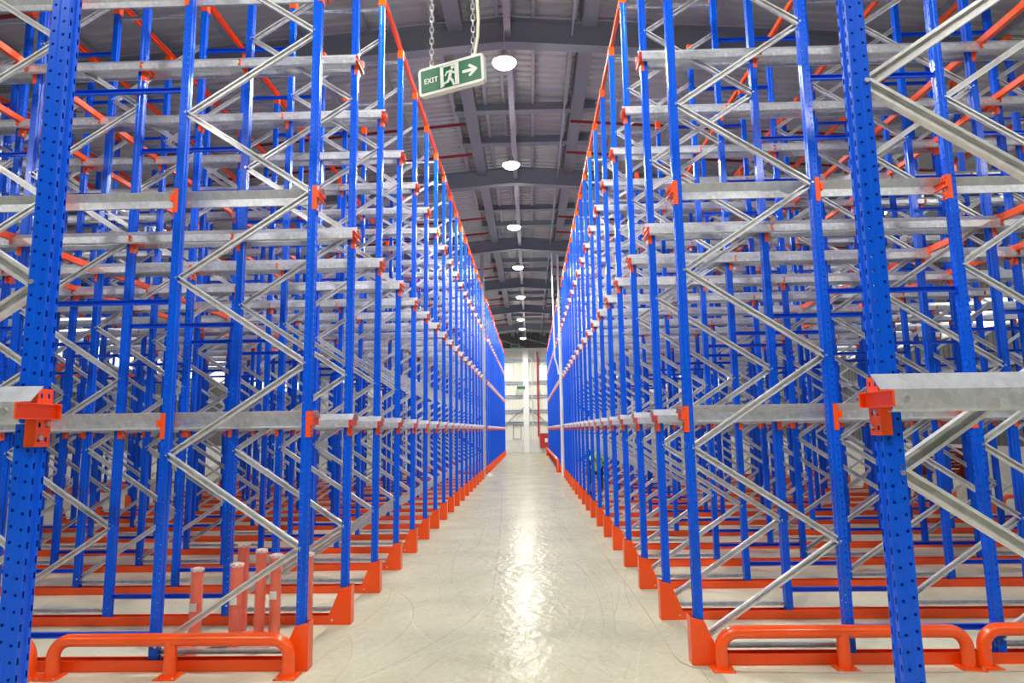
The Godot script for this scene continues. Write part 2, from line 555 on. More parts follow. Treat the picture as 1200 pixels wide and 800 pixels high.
# the orange bracket on an upright: angle plate round the web plus a channel arm along z, open outwards. Origin: web face, level top.
func bracket_mesh(lod: int, front: bool, back: bool) -> ArrayMesh:
	var key := "bracket%d%s%s" % [lod, front, back]
	if shared.has(key):
		return shared[key]
	var m := MB.new()
	if lod == 0:
		# the plate with two columns of square slots
		var rows := 4
		for c in 2:
			m.pierced(Vector3(0.004, -0.195, 0.032 - 0.032 * c), Vector3(0, 0, -0.032), 0.19, "plate_slot")
	else:
		m.box(Vector3(0.001, -0.195, -0.032), Vector3(0.005, -0.005, 0.032))
	for s in [-1, 1]:
		m.box(Vector3(-0.031, -0.195, 0.0325 * s - 0.0015), Vector3(0.005, -0.005, 0.0325 * s + 0.0015))
	var z0 := -0.128 if back else -0.05
	var z1 := 0.128 if front else 0.05
	m.box(Vector3(0.005, -0.106, z0), Vector3(0.009, -0.054, z1))
	m.box(Vector3(0.009, -0.058, z0), Vector3(0.026, -0.054, z1))
	m.box(Vector3(0.009, -0.106, z0), Vector3(0.026, -0.102, z1))
	m.box(Vector3(0.009, -0.102, z1 - 0.003), Vector3(0.012 if front else 0.026, -0.058, z1))
	m.box(Vector3(0.009, -0.102, z0), Vector3(0.012 if back else 0.026, -0.058, z0 + 0.003))
	shared[key] = m.mesh()
	return shared[key]


func cap_mesh() -> ArrayMesh:
	if shared.has("cap"):
		return shared.cap
	var m := MB.new()
	m.box(Vector3(-0.067, FRAME_TOP - 0.12, -0.036), Vector3(0.006, FRAME_TOP + 0.005, 0.036))
	shared.cap = m.mesh()
	return shared.cap


func bolt_mesh() -> ArrayMesh:
	if shared.has("bolt"):
		return shared.bolt
	var m := MB.new()
	m.tube([Vector3(0, 0, 0), Vector3(0, 0, 0.007)], 0.009, 6)
	shared.bolt = m.mesh()
	return shared.bolt


func place_frame(edge_x: float, s: int, z: float, label: String, group: String, lod: int, front: bool, back: bool) -> void:
	var cx: float = edge_x + s * FRAME_DEPTH / 2
	var key := "frame%d%s%s" % [lod, front, back]
	if shared.has(key):
		var c: Node3D = shared[key].duplicate()
		c.name = numbered("upright_frame")
		add_child(c, true)
		c.position = Vector3(cx, 0, z)
		c.set_meta("label", label)
		c.set_meta("group", group)
		return
	var t := thing("upright_frame", label, "rack frame", Vector3(cx, 0, z), 0.0, group)
	shared[key] = t
	for side in [1, -1]:
		var u := part("upright", upright_mesh(lod), mats.blue_paint, t)
		u.position = Vector3(side * FRAME_DEPTH / 2, 0, 0)
		u.rotation.y = 0.0 if side > 0 else PI
		part("top_cap", cap_mesh(), mats.orange_paint, u)
		for lv in 3:
			# a half turn swaps front and back
			var b := part("rail_bracket", bracket_mesh(mini(lod, 1), front if side > 0 else back, back if side > 0 else front), mats.orange_paint, t)
			b.position = Vector3(side * FRAME_DEPTH / 2, LEVELS[lv], 0)
			b.rotation.y = u.rotation.y
			if lod == 0:
				for by in [-0.12, -0.165]:
					var bo := part("bolt", bolt_mesh(), mats.zinc, b)
					bo.position = Vector3(0.005, by, 0.014 if by < -0.15 else -0.014)
					bo.rotation.y = PI / 2
	if lod == 2:
		var mass := part("bracing", bracing_mesh(), mats.zinc_brace, t)
		mass.set_meta("kind", "stuff")
		return
	for i in brace_count():
		var e := brace_ends(i)
		var b := part("diagonal_brace", brace_mesh(), mats.zinc_brace, t)
		var d: Vector3 = e[1] - e[0]
		b.position = (e[0] + e[1]) / 2 + Vector3(0, 0, 0.0145 if i % 2 else -0.0145) * 0.9
		b.rotation.z = atan2(d.y, d.x)
		if d.x < 0:
			b.rotation.z = atan2(-d.y, -d.x)
		if lod == 0:
			var bo := part("bolt", bolt_mesh(), mats.zinc, t)
			bo.position = e[0] + Vector3(0, 0.0, 0.033)
	for y in [0.12, 6.5]:
		if not shared.has("strut"):
			var m := MB.new()
			m.sheet([Vector2(-0.015, 0.013), Vector2(-0.015, -0.013), Vector2(0.015, -0.013), Vector2(0.015, 0.013)], Vector3(-FRAME_DEPTH / 2 + 0.04, 0, 0), Vector3(0, 1, 0), Vector3(0, 0, 1), Vector3(FRAME_DEPTH - 0.08, 0, 0), 0.002)
			shared.strut = m.mesh()
		var st := part("strut", shared.strut, mats.galvanised, t)
		st.position.y = y


func rail_shape(m: MB, x0: float, x1: float, s: int, z: float, face: int, y: float) -> void:
	var prof: Array = [Vector2(0.050, 0.0), Vector2(0.104, -0.052), Vector2(0.104, -0.112), Vector2(0.094, -0.120), Vector2(0.075, -0.120)]
	m.sheet(prof, Vector3(minf(x0, x1), y, z), Vector3(0, 0, face), Vector3(0, 1, 0), Vector3(absf(x1 - x0), 0, 0), 0.003)
	for e in [x0, x1 + s * 0.032]:
		m.sheet([prof[0], prof[1]], Vector3(e if s < 0 else e - 0.032, y, z), Vector3(0, 0, face), Vector3(0, 1, 0), Vector3(0.032, 0, 0), 0.003)


func rail(x0: float, x1: float, s: int, z: float, face: int, lv: int, label: String, group: String) -> void:
	var key := "rail%d%d%.2f" % [s, face, absf(x1 - x0)]
	if not shared.has(key):
		var m := MB.new()
		rail_shape(m, 0.0, s * absf(x1 - x0), s, 0.0, face, 0.0)
		shared[key] = m.mesh()
	var o := single("pallet_rail", shared[key], mats.galvanised, label, "pallet rail", group)
	o.position = Vector3(x0 - s * 0.002, LEVELS[lv], z)
	if lv < 3 and absf(z) < 11.0:
		for bx in [0.045]:
			var bo := part("bolt", bolt_mesh(), mats.zinc, o)
			bo.position = Vector3(s * bx, -0.078, face * 0.1045)
			bo.rotation.y = 0.0 if face > 0 else PI


func floor_rail(x0: float, x1: float, s: int, z: float, k: int, where: String) -> void:
	var t := thing("floor_rail", "orange floor guide rail with upturned end guard, " + where, "floor rail", Vector3(x0, 0, z), 0.0, "orange floor guide rails")
	var key := "floor_rail%d%.2f" % [s, absf(x1 - x0)]
	if not shared.has(key):
		var m := MB.new()
		var l := absf(x1 - x0)
		m.sheet([Vector2(-0.036, 0.072), Vector2(-0.045, 0.072), Vector2(-0.045, 0.003), Vector2(0.045, 0.003), Vector2(0.045, 0.072), Vector2(0.036, 0.072)], Vector3(-l if s < 0 else 0.0, 0, 0), Vector3(0, 0, -1), Vector3(0, 1, 0), Vector3(l, 0, 0), 0.004)
		shared[key] = m.mesh()
	part("channel", shared[key], mats.orange_paint, t)
	if not shared.has("end_guard"):
		var m := MB.new()
		var outline := PackedVector2Array([Vector2(-0.165, 0.002), Vector2(0.034, 0.002), Vector2(0.036, 0.004), Vector2(0.036, 0.322), Vector2(-0.048, 0.303), Vector2(-0.058, 0.298), Vector2(-0.066, 0.287), Vector2(-0.158, 0.072)])
		for sz in [-1, 1]:
			m.prism(outline, Vector3(0, 0, 0.047 if sz > 0 else -0.052), 0.005)
		m.box(Vector3(0.031, 0.002, -0.047), Vector3(0.036, 0.322, 0.047))
		shared.end_guard = m.mesh()
	var ends := [[0.0, 0.0 if s < 0 else PI]]
	if absf(x1 - x0) > 4.0:
		ends.append([s * absf(x1 - x0), PI if s < 0 else 0.0])
	for e in ends:
		var g := part("end_guard", shared.end_guard, mats.orange_paint, t)
		g.position.x = e[0]
		g.rotation.y = e[1]
		if k <= 5:
			for sz in [1, -1]:
				var bo := part("bolt", bolt_mesh(), mats.zinc, g)
				bo.position = Vector3(-0.125, 0.04, 0.052 * sz)
				bo.rotation.y = 0.0 if sz > 0 else PI


func tie(xa: float, xb: float, y: float, z: float, label: String) -> void:
	var l := absf(xb - xa)
	var key := "tie%.2f" % l
	if not shared.has(key):
		var m := MB.new()
		m.sheet([Vector2(-0.018, 0.014), Vector2(-0.018, -0.014), Vector2(0.018, -0.014), Vector2(0.018, 0.014)], Vector3(-l / 2, 0, 0), Vector3(0, 1, 0), Vector3(0, 0, 1), Vector3(l, 0, 0), 0.002)
		m.box(Vector3(-l / 2, -0.03, -0.02), Vector3(-l / 2 + 0.004, 0.03, 0.02))
		m.box(Vector3(l / 2 - 0.004, -0.03, -0.02), Vector3(l / 2, 0.03, 0.02))
		shared[key] = m.mesh()
	var o := single("spacer_tie", shared[key], mats.blue_paint, label, "tie", "blue spacer ties between the frames")
	o.position = Vector3((xa + xb) / 2, y, z)


func stop_beam(x: float, y: float, z: float, label: String) -> void:
	if not shared.has("stop_beam"):
		var m := MB.new()
		m.box(Vector3(-0.022, -0.032, -ROW_PITCH + 0.04), Vector3(0.022, 0.032, -0.04))
		m.box(Vector3(-0.03, -0.045, -0.044), Vector3(0.03, 0.045, -0.034))
		m.box(Vector3(-0.03, -0.045, -ROW_PITCH + 0.034), Vector3(0.03, 0.045, -ROW_PITCH + 0.044))
		shared.stop_beam = m.mesh()
	var o := single("stop_beam", shared.stop_beam, mats.orange_paint, label, "beam", "orange stop beams in the middle of the racks")
	o.position = Vector3(x, y, z)


func top_beam(x: float, z0: float, z1: float, label: String) -> void:
	var m := MB.new()
	m.sheet([Vector2(0.02, -0.03), Vector2(-0.02, -0.03), Vector2(-0.02, 0.03), Vector2(0.02, 0.03)], Vector3(x, FRAME_TOP + 0.04, z1), Vector3(1, 0, 0), Vector3(0, 1, 0), Vector3(0, 0, z0 - z1), 0.003)
	single("top_beam", m.mesh(), mats.orange_paint, label, "beam", "long orange beams on the upright tops")


func build_near_frames() -> void:
	for s in [-1, 1]:
		var z: float = -2.118 if s < 0 else -2.172
		var edge: float = EXIT_EDGE if s < 0 else HOSE_EDGE
		var pitch: float = EXIT_PITCH if s < 0 else HOSE_PITCH
		for f in 2:
			place_frame(edge + s * pitch * f, s, z, "blue upright frame %s, %s, in front of the guard rails" % [["at the aisle", "second from aisle"][f], side_name(s)], "blue upright frames in front of the guard rails", 0, true, false)
		for lv in 3:
			rail(edge, edge + s * 4.2, s, z, 1, lv, "galvanised pallet rail, %s level, on the frame before the guard rails, %s" % [["lowest", "middle", "top"][lv], side_name(s)], "galvanised pallet rails in front of the guard rails")


func build_guards() -> void:
	# [first leg x, last leg x, z, label]
	var list := [[-3.315, -1.675, -4.645, "orange tube guard rail at the aisle, exit sign side"], [-5.12, -3.48, -4.645, "orange tube guard rail second from the aisle, exit sign side"], [1.28, 2.94, -4.745, "orange tube guard rail at the aisle, hose cabinet side"], [3.07, 4.73, -4.775, "orange tube guard rail second from the aisle, hose cabinet side"]]
	list.append([9.05, 9.75, -13.05, "orange tube guard rail at the outer aisle end of the racks, hose cabinet side"])
	for g in list:
		var t := thing("guard_rail", g[3], "guard rail", Vector3(g[0], 0, g[2]), 0.0, "orange tube guard rails before the racks")
		var l: float = g[1] - g[0]
		var r := 0.043
		var y := 0.24
		var m := MB.new()
		var path: Array = [Vector3(0, 0.008, 0)]
		var bend := 0.115
		for i in 9:
			var a := PI / 2 * i / 8.0
			path.append(Vector3(bend - bend * cos(a), y - bend + bend * sin(a), 0))
		for i in 9:
			var a := PI / 2 * i / 8.0
			path.append(Vector3(l - bend + bend * sin(a), y - bend + bend * cos(a), 0))
		path.append(Vector3(l, 0.008, 0))
		m.tube(path, r, 20)
		part("hoop", m.mesh(), mats.orange_gloss, t)
		m = MB.new()
		m.tube([Vector3(l / 2, 0.008, 0), Vector3(l / 2, y - 0.01, 0)], r, 20)
		part("leg", m.mesh(), mats.orange_gloss, t)
		for x in [0.0, l / 2, l]:
			m = MB.new()
			m.box(Vector3(x - 0.075, 0.0, -0.055), Vector3(x + 0.075, 0.008, 0.085))
			var pl := part("base_plate", m.mesh(), mats.orange_gloss, t)
			for bx in [-0.055, 0.055]:
				var bo := part("bolt", bolt_mesh(), mats.zinc, pl)
				bo.position = Vector3(x + bx, 0.008, 0.065)
				bo.rotation.x = -PI / 2


# ---------------------------------------------------------------- exit sign
func build_exit_sign() -> void:
	var t := thing("exit_sign", "green and white exit sign with running figure, hung on two chains above the aisle", "sign", Vector3(-0.40, 3.595, -3.4), 0.0)
	t.rotation_degrees = Vector3(0, -19.0, 2.6)
	var w := 0.20
	var h := 0.083
	var m := MB.new()
	m.prism(rounded(w, h, 0.02), Vector3(0, 0, -0.007), 0.035)
	part("housing", m.mesh(), mats.sign_white, t)
	m = MB.new()
	m.prism(rounded(w - 0.016, h - 0.016, 0.004), Vector3(0, 0, 0.028), 0.0015)
	part("green_panel", m.mesh(), mats.sign_green, t)
	var z := 0.0295
	# lettering
	var text := TextMesh.new()
	text.text = "EXIT"
	var f := SystemFont.new()
	f.font_names = PackedStringArray(["Droid Sans"])
	f.font_weight = 700
	text.font = f
	text.font_size = 40
	text.pixel_size = 0.00105
	text.depth = 0.002
	text.curve_step = 1.0
	var o := part("lettering", text, mats.sign_white, t)
	o.position = Vector3(-0.122, -0.002, z + 0.001)
	# the doorway
	m = MB.new()
	m.prism(PackedVector2Array([Vector2(-0.062, -0.064), Vector2(-0.043, -0.058), Vector2(-0.043, 0.058), Vector2(-0.062, 0.064)]), Vector3(0, 0, z), 0.002)
	m.prism(PackedVector2Array([Vector2(0.026, -0.064), Vector2(0.052, -0.064), Vector2(0.052, 0.064), Vector2(0.026, 0.064)]), Vector3(0, 0, z), 0.002)
	m.prism(PackedVector2Array([Vector2(-0.043, 0.055), Vector2(0.026, 0.055), Vector2(0.026, 0.064), Vector2(-0.043, 0.064)]), Vector3(0, 0, z), 0.002)
	part("doorway_mark", m.mesh(), mats.sign_white, t)
	m = MB.new()
	var limbs := [
		[Vector2(0.004, 0.022), Vector2(-0.006, -0.014), 0.0095], [Vector2(-0.006, -0.014), Vector2(0.010, -0.034), 0.0075], [Vector2(0.010, -0.034), Vector2(0.018, -0.060), 0.006], [Vector2(0.018, -0.060), Vector2(0.028, -0.060), 0.0045],
		[Vector2(-0.006, -0.014), Vector2(-0.018, -0.036), 0.0075], [Vector2(-0.018, -0.036), Vector2(-0.040, -0.042), 0.006], [Vector2(-0.040, -0.042), Vector2(-0.044, -0.052), 0.0045],
		[Vector2(0.004, 0.024), Vector2(-0.020, 0.022), 0.0055], [Vector2(-0.020, 0.022), Vector2(-0.030, 0.004), 0.0045],
		[Vector2(0.006, 0.024), Vector2(0.020, 0.010), 0.0055], [Vector2(0.020, 0.010), Vector2(0.036, 0.012), 0.0045]]
	var step := 0
	for l in limbs:
		m.prism(stroke(l[0], l[1], l[2]), Vector3(0, 0, z), 0.0024 + 0.00005 * step)
		step += 1
	m.prism(disc(Vector2(0.014, 0.043), 0.0105), Vector3(0, 0, z), 0.0024)
	part("running_figure", m.mesh(), mats.sign_white, t)
	m = MB.new()
	m.prism(stroke(Vector2(0.080, -0.002), Vector2(0.150, -0.002), 0.0085), Vector3(0, 0, z), 0.002)
	m.prism(stroke(Vector2(0.118, 0.026), Vector2(0.155, -0.002), 0.0078), Vector3(0, 0, z), 0.0021)
	m.prism(stroke(Vector2(0.118, -0.030), Vector2(0.155, -0.002), 0.0078), Vector3(0, 0, z), 0.0022)
	part("arrow", m.mesh(), mats.sign_white, t)
	for cx in [-0.128, 0.13]:
		m = MB.new()
		m.tube([Vector3(cx, h - 0.004, 0), Vector3(cx, h + 0.012, 0)], 0.004, 6)
		m.torus(Vector3(cx, h + 0.02, 0), Vector3(1, 0, 0), Vector3(0, 1, 0), 0.009, 0.009, 0.0028)
		part("eyelet", m.mesh(), mats.zinc, t)
	# chains and conduit hang upright whatever the tilt of the sign
	for cx in [-0.128, 0.13]:
		var at: Vector3 = t.transform * Vector3(cx, h + 0.026, 0)
		m = MB.new()
		var y := at.y + 0.012
		var i := 0
		while y < 8.3:
			var across := Vector3(1, 0, 0) if i % 2 == 0 else Vector3(0, 0, 1)
			m.torus(Vector3(at.x, y, at.z), across, Vector3(0, 1, 0), 0.0105, 0.021, 0.0034, 0.010)
			y += 0.034
			i += 1
		var ch := part("chain", m.mesh(), mats.chain, t)
		ch.transform = t.transform.affine_inverse()
	m = MB.new()
	var c0: Vector3 = t.transform * Vector3(0.148, h + 0.03, -0.01)
	var path: Array = [c0 + Vector3(-0.012, -0.03, 0.01), c0 + Vector3(-0.006, 0.03, 0), c0 + Vector3(0.006, 0.10, 0), c0 + Vector3(0.010, 0.2, 0), c0 + Vector3(0.004, 0.32, 0), c0 + Vector3(-0.006, 0.5, 0), c0 + Vector3(-0.01, 0.8, 0), c0 + Vector3(0.0, 1.6, 0), Vector3(c0.x, 8.3, c0.z)]
	m.tube(path, 0.0095, 10)
	var cable := part("conduit", m.mesh(), mats.cream_plastic, t)
	cable.transform = t.transform.affine_inverse()

	# small green exit sign on the end wall column, and one hung under the roof before it
	for d in [[Vector3(-0.62, 4.6, WALL_Z + 0.7), "small green exit sign mounted on the white column of the end wall"], [Vector3(-1.0, 7.55, WALL_Z + 1.2), "small green exit sign hung under the white eaves beam of the end wall"]]:
		var e := thing("exit_sign", d[1], "sign", d[0])
		m = MB.new()
		m.box(Vector3(-0.3, -0.13, -0.04), Vector3(0.3, 0.13, 0.03))
		part("housing", m.mesh(), mats.sign_white, e)
		m = MB.new()
		m.box(Vector3(-0.28, -0.11, 0.03), Vector3(0.28, 0.11, 0.034))
		part("green_panel", m.mesh(), mats.sign_green, e)
		m = MB.new()
		m.box(Vector3(-0.28, 0.13, -0.01), Vector3(-0.26, 0.4, 0.01))
		m.box(Vector3(0.26, 0.13, -0.01), Vector3(0.28, 0.4, 0.01))
		m.box(Vector3(0.20, -0.05, -0.2), Vector3(0.29, 0.05, -0.04))
		part("hanger", m.mesh(), mats.dark_steel, e)


# ---------------------------------------------------------------- small things
func build_small_things() -> void:
	var m: MB
	# wrapped tubes standing between the first two rows
	var posts := [[-2.665, -5.30, 0.575, 0.048, "leftmost of its cluster"], [-2.365, -5.45, 0.735, 0.046, "tallest, standing behind another tube"], [-2.335, -5.27, 0.615, 0.049, "in front of the tallest tube"], [-2.155, -5.30, 0.715, 0.043, "crumpled film at its foot"], [-2.035, -5.30, 0.675, 0.045, "just beside the aisle upright"], [-1.79, -5.33, 0.68, 0.045, "half behind aisle upright"]]
	for i in posts.size():
		var p: Array = posts[i]
		var t := thing("wrapped_tube", "orange tube in clear film standing on the floor, " + p[4], "tube", Vector3(p[0], 0, p[1]), 0.4 * i, "film wrapped orange tubes behind the guard rail")
		m = MB.new()
		m.lathe([Vector2(p[3] - 0.006, 0.0), Vector2(p[3] - 0.004, 0.0), Vector2(p[3] - 0.004, p[2] - 0.012), Vector2(p[3] - 0.012, p[2] - 0.012)], 18)
		part("tube", m.mesh(), mats.wrapped_orange, t)
		m = MB.new()
		var ring: Array = []
		for j in 22:
			ring.append(Vector2(p[3] + 0.003 * sin(j * 2.3 + i) + (0.004 if j % 3 == 0 else 0.0), p[2] * j / 21.0 * 0.985))
		ring.append(Vector2(p[3] - 0.002, p[2]))
		ring.append(Vector2(p[3] * 0.5, p[2] + 0.004))
		ring.append(Vector2(0.0, p[2] - 0.004))
		ring[0].x += 0.012
		m.lathe(ring, 18, 0.0022, i)
		part("film_wrap", m.mesh(), mats.film, t)
		m = MB.new()
		m.lathe([Vector2(p[3] + 0.004, p[2] - 0.016), Vector2(p[3] + 0.005, p[2] - 0.004), Vector2(p[3] + 0.001, p[2] + 0.008), Vector2(p[3] * 0.6, p[2] + 0.014), Vector2(p[3] * 0.3, p[2] + 0.009), Vector2(0.0, p[2] + 0.005)], 14, 0.003, i)
		part("film_end", m.mesh(), mats.film_end, t)
		if i in [0, 2, 4]:
			m = MB.new()
			m.arc_patch(p[3] + 0.007, p[2] * (0.46 if i == 0 else 0.52), 0.062, -0.55, 0.55, 0.4 * i)
			part("paper_label", m.mesh(), mats.paper, t)
	# short wrapped pieces lying on the floor
	var lying := [[Vector3(-2.49, 0.05, -5.2), Vector3(-2.15, 0.05, -5.42), 0.045, "lying at the foot of the standing tubes"], [Vector3(-2.72, 0.045, -5.12), Vector3(-2.52, 0.045, -4.98), 0.04, "short, lying under the guard rail line"]]
	for l in lying:
		var t := thing("wrapped_tube", "orange tube in clear film, " + l[3], "tube", l[0])
		m = MB.new()
		m.tube([Vector3.ZERO, l[1] - l[0]], l[2] - 0.004, 16)
		part("tube", m.mesh(), mats.wrapped_orange, t)
		m = MB.new()
		var steps: Array = []
		for j in 7:
			steps.append((l[1] - l[0]) * (-0.06 + 1.12 * j / 6.0) + Vector3(0, 0.004 * (j % 2), 0))
		m.tube(steps, l[2] + 0.003, 12)
		part("film_wrap", m.mesh(), mats.film, t)
	for c in [[Vector3(-2.56, 0.0, -5.2), 0.11, "crumpled clear film on the floor among the wrapped tubes", 3], [Vector3(-2.12, 0.0, -5.18), 0.10, "crumpled clear film at the foot of the middle wrapped tube", 5], [Vector3(-2.72, 0.0, -4.93), 0.09, "crumpled clear film on the floor close behind the guard rail", 9]]:
		m = MB.new()
		m.crumple(c[1], 0.07, c[3])
		var o := single("plastic_film", m.mesh(), mats.film_pink, c[2], "plastic film", "crumpled film around the tubes")
		o.position = c[0]
	m = MB.new()
	m.crumple(0.14, 0.12, 21)
	var bag := single("paper_bag", m.mesh(), mats.paper, "crumpled white packaging lying on the floor at the end of the rack", "packaging")
	bag.position = Vector3(-1.48, 0, -23.7)
	# the thin line that runs along the feet and bends round the guard rail
	m = MB.new()
	var pts: Array = []
	for q in [[0.70, -22.4], [0.86, -14.0], [0.93, -11.0], [0.944, -8.72], [0.978, -7.673], [1.01, -6.36], [1.017, -5.552], [1.015, -4.994], [1.03, -4.872], [1.089, -4.772], [1.234, -4.706], [1.452, -4.673], [1.903, -4.66], [2.351, -4.655], [2.814, -4.66], [3.6, -4.68], [5.2, -4.7]]:
		pts.append(Vector3(q[0], 0.004, q[1]))
	m.tube(pts, 0.0045, 6)
	single("floor_cable", m.mesh(), mats.cable_grey, "thin pale cable lying along the rack feet and round the guard rail", "cable")
	# fire hose cabinet, red riser and thin white pipe on the end wall
	var t := thing("hose_cabinet", "red fire hose cabinet with a white panel on the pale end wall", "cabinet", Vector3(1.0, 0.0, WALL_Z + 0.1))
	m = MB.new()
	m.box(Vector3(-0.32, 0.32, 0.0), Vector3(0.32, 1.35, 0.3))
	part("body", m.mesh(), mats.red_paint, t)
	m = MB.new()
	m.box(Vector3(-0.28, 0.36, 0.3), Vector3(0.28, 1.31, 0.325))
	var door := part("door", m.mesh(), mats.red_paint, t)
	m = MB.new()
	m.box(Vector3(0.02, 0.72, 0.325), Vector3(0.22, 1.0, 0.332))
	part("window_pane", m.mesh(), mats.paper, door)
	m = MB.new()
	m.tube([Vector3(0.58, 1.1, WALL_Z + 0.45), Vector3(0.58, 7.2, WALL_Z + 0.45)], 0.06, 10)
	single("fire_riser", m.mesh(), mats.red_paint, "red riser pipe going up the end wall beside the hose cabinet", "pipe")
	m = MB.new()
	m.tube([Vector3(0.17, 1.9, WALL_Z + 0.3), Vector3(0.17, 7.2, WALL_Z + 0.3)], 0.03, 8)
	single("wall_pipe", m.mesh(), mats.white_paint, "thin white pipe on the end wall between column and red riser", "pipe")
	# bundles of red bars waiting by the side wall beyond the racks
	for b in [[Vector3(11.95, 0.0, -18.4), "heap of dark red bars by the side wall, the one nearer the guard rails"], [Vector3(11.9, 0.0, -20.6), "heap of dark red bars by the side wall, behind the other heap"]]:
		var s := thing("bar_heap", b[1], "bars", b[0])
		for layer in 9:
			for j in 6:
				m = MB.new()
				m.box(Vector3(-0.30, -0.035, -0.02), Vector3(0.30, 0.035, 0.02))
				var o := part("bar", m.mesh(), mats.bar_red, s)
				o.position = Vector3(rng.randf_range(-0.05, 0.05), 0.16 + layer * 0.095, (j - 2.5) * 0.11)
				o.rotation = Vector3(rng.randf_range(-0.4, 0.4), rng.randf_range(-0.3, 0.3), rng.randf_range(-0.08, 0.08))
		for x in [-0.2, 0.2]:
			m = MB.new()
			m.box(Vector3(x - 0.05, 0, -0.35), Vector3(x + 0.05, 0.1, 0.35))
			part("bearer", m.mesh(), mats.paper, s)
	build_worker()


func build_worker() -> void:
	# a worker bent over a lane deep in the rack, glimpsed between the uprights
	var t := thing("person", "worker bending forward inside the rack, in lime vest, lime helmet and dark trousers", "person", Vector3(1.39, 0, -14.22), PI / 2)
	var trousers: Array = []
	for s in [-1, 1]:
		var z: float = 0.09 * s
		trousers.append_array([[Vector3(0.13, 0.80, z * 0.9), Vector3(0.06 + 0.05 * s, 0.44, z), 0.085, 0.058], [Vector3(0.06 + 0.05 * s, 0.44, z), Vector3(0.10 + 0.08 * s, 0.08, z), 0.056, 0.040], [Vector3(0.11 + 0.08 * s, 0.045, z), Vector3(-0.07 + 0.08 * s, 0.04, z * 1.15), 0.042, 0.036]])
	var torso := [[Vector3(0.13, 0.83, 0.0), Vector3(-0.02, 0.93, 0.0), 0.125, 0.115], [Vector3(-0.02, 0.93, 0.0), Vector3(-0.20, 0.97, 0.0), 0.115, 0.125], [Vector3(-0.22, 0.975, -0.11), Vector3(-0.22, 0.975, 0.11), 0.07, 0.07]]
	var arms: Array = []
	for s in [-1, 1]:
		arms.append_array([[Vector3(-0.22, 0.96, 0.17 * s), Vector3(-0.25, 0.70, 0.20 * s), 0.052, 0.042], [Vector3(-0.25, 0.70, 0.20 * s), Vector3(-0.36, 0.50, 0.13 * s), 0.040, 0.029]])
	var body := trousers + torso + arms + [[Vector3(-0.25, 1.0, 0), Vector3(-0.33, 1.02, 0), 0.055, 0.05]]
	var m := MB.new()
	m.skin(body, 0.022, 0.03)
	part("body", m.mesh(), mats.work_clothes, t)
	m = MB.new()
	m.skin([[Vector3(-0.345, 1.01, 0), Vector3(-0.385, 1.03, 0), 0.078, 0.082], [Vector3(-0.40, 0.985, 0), Vector3(-0.425, 0.965, 0), 0.060, 0.045], [Vector3(-0.455, 1.01, 0), Vector3(-0.478, 0.995, 0), 0.012, 0.016], [Vector3(-0.37, 1.02, -0.08), Vector3(-0.37, 1.02, 0.08), 0.016, 0.016]], 0.009, 0.015)
	part("head", m.mesh(), mats.skin, t)
	m = MB.new()
	m.skin([[Vector3(-0.36, 1.06, 0), Vector3(-0.40, 1.075, 0), 0.088, 0.085], [Vector3(-0.44, 1.06, 0), Vector3(-0.49, 1.045, 0), 0.045, 0.03]], 0.012, 0.02)
	part("helmet", m.mesh(), mats.lime, t)
	m = MB.new()
	m.skin([[Vector3(0.09, 0.86, 0.0), Vector3(-0.02, 0.93, 0.0), 0.14, 0.13], [Vector3(-0.02, 0.93, 0.0), Vector3(-0.19, 0.97, 0.0), 0.13, 0.137], [Vector3(-0.21, 0.98, -0.11), Vector3(-0.21, 0.98, 0.11), 0.08, 0.08]], 0.02, 0.03)
	part("vest", m.mesh(), mats.lime, t)
	for s in [-1, 1]:
		var w := Vector3(-0.36, 0.50, 0.13 * s)
		var bones: Array = [[w, w + Vector3(-0.03, -0.06, -0.005 * s), 0.026, 0.034]]
		for f in 4:
			var k: Vector3 = w + Vector3(-0.028 + 0.006 * f, -0.08, (0.028 - 0.019 * f) * s)
			var long: float = [0.034, 0.040, 0.037, 0.028][f]
			bones.append_array([[k, k + Vector3(-0.008, -long, 0), 0.0105, 0.0095], [k + Vector3(-0.008, -long, 0), k + Vector3(0.006, -long * 1.75, 0), 0.0095, 0.008]])
		bones.append_array([[w + Vector3(-0.035, -0.03, 0.02 * s), w + Vector3(-0.06, -0.06, 0.03 * s), 0.012, 0.010], [w + Vector3(-0.06, -0.06, 0.03 * s), w + Vector3(-0.06, -0.09, 0.022 * s), 0.010, 0.0085]])
		m = MB.new()
		m.skin(bones, 0.005, 0.006)
		part("hand", m.mesh(), mats.skin, t)


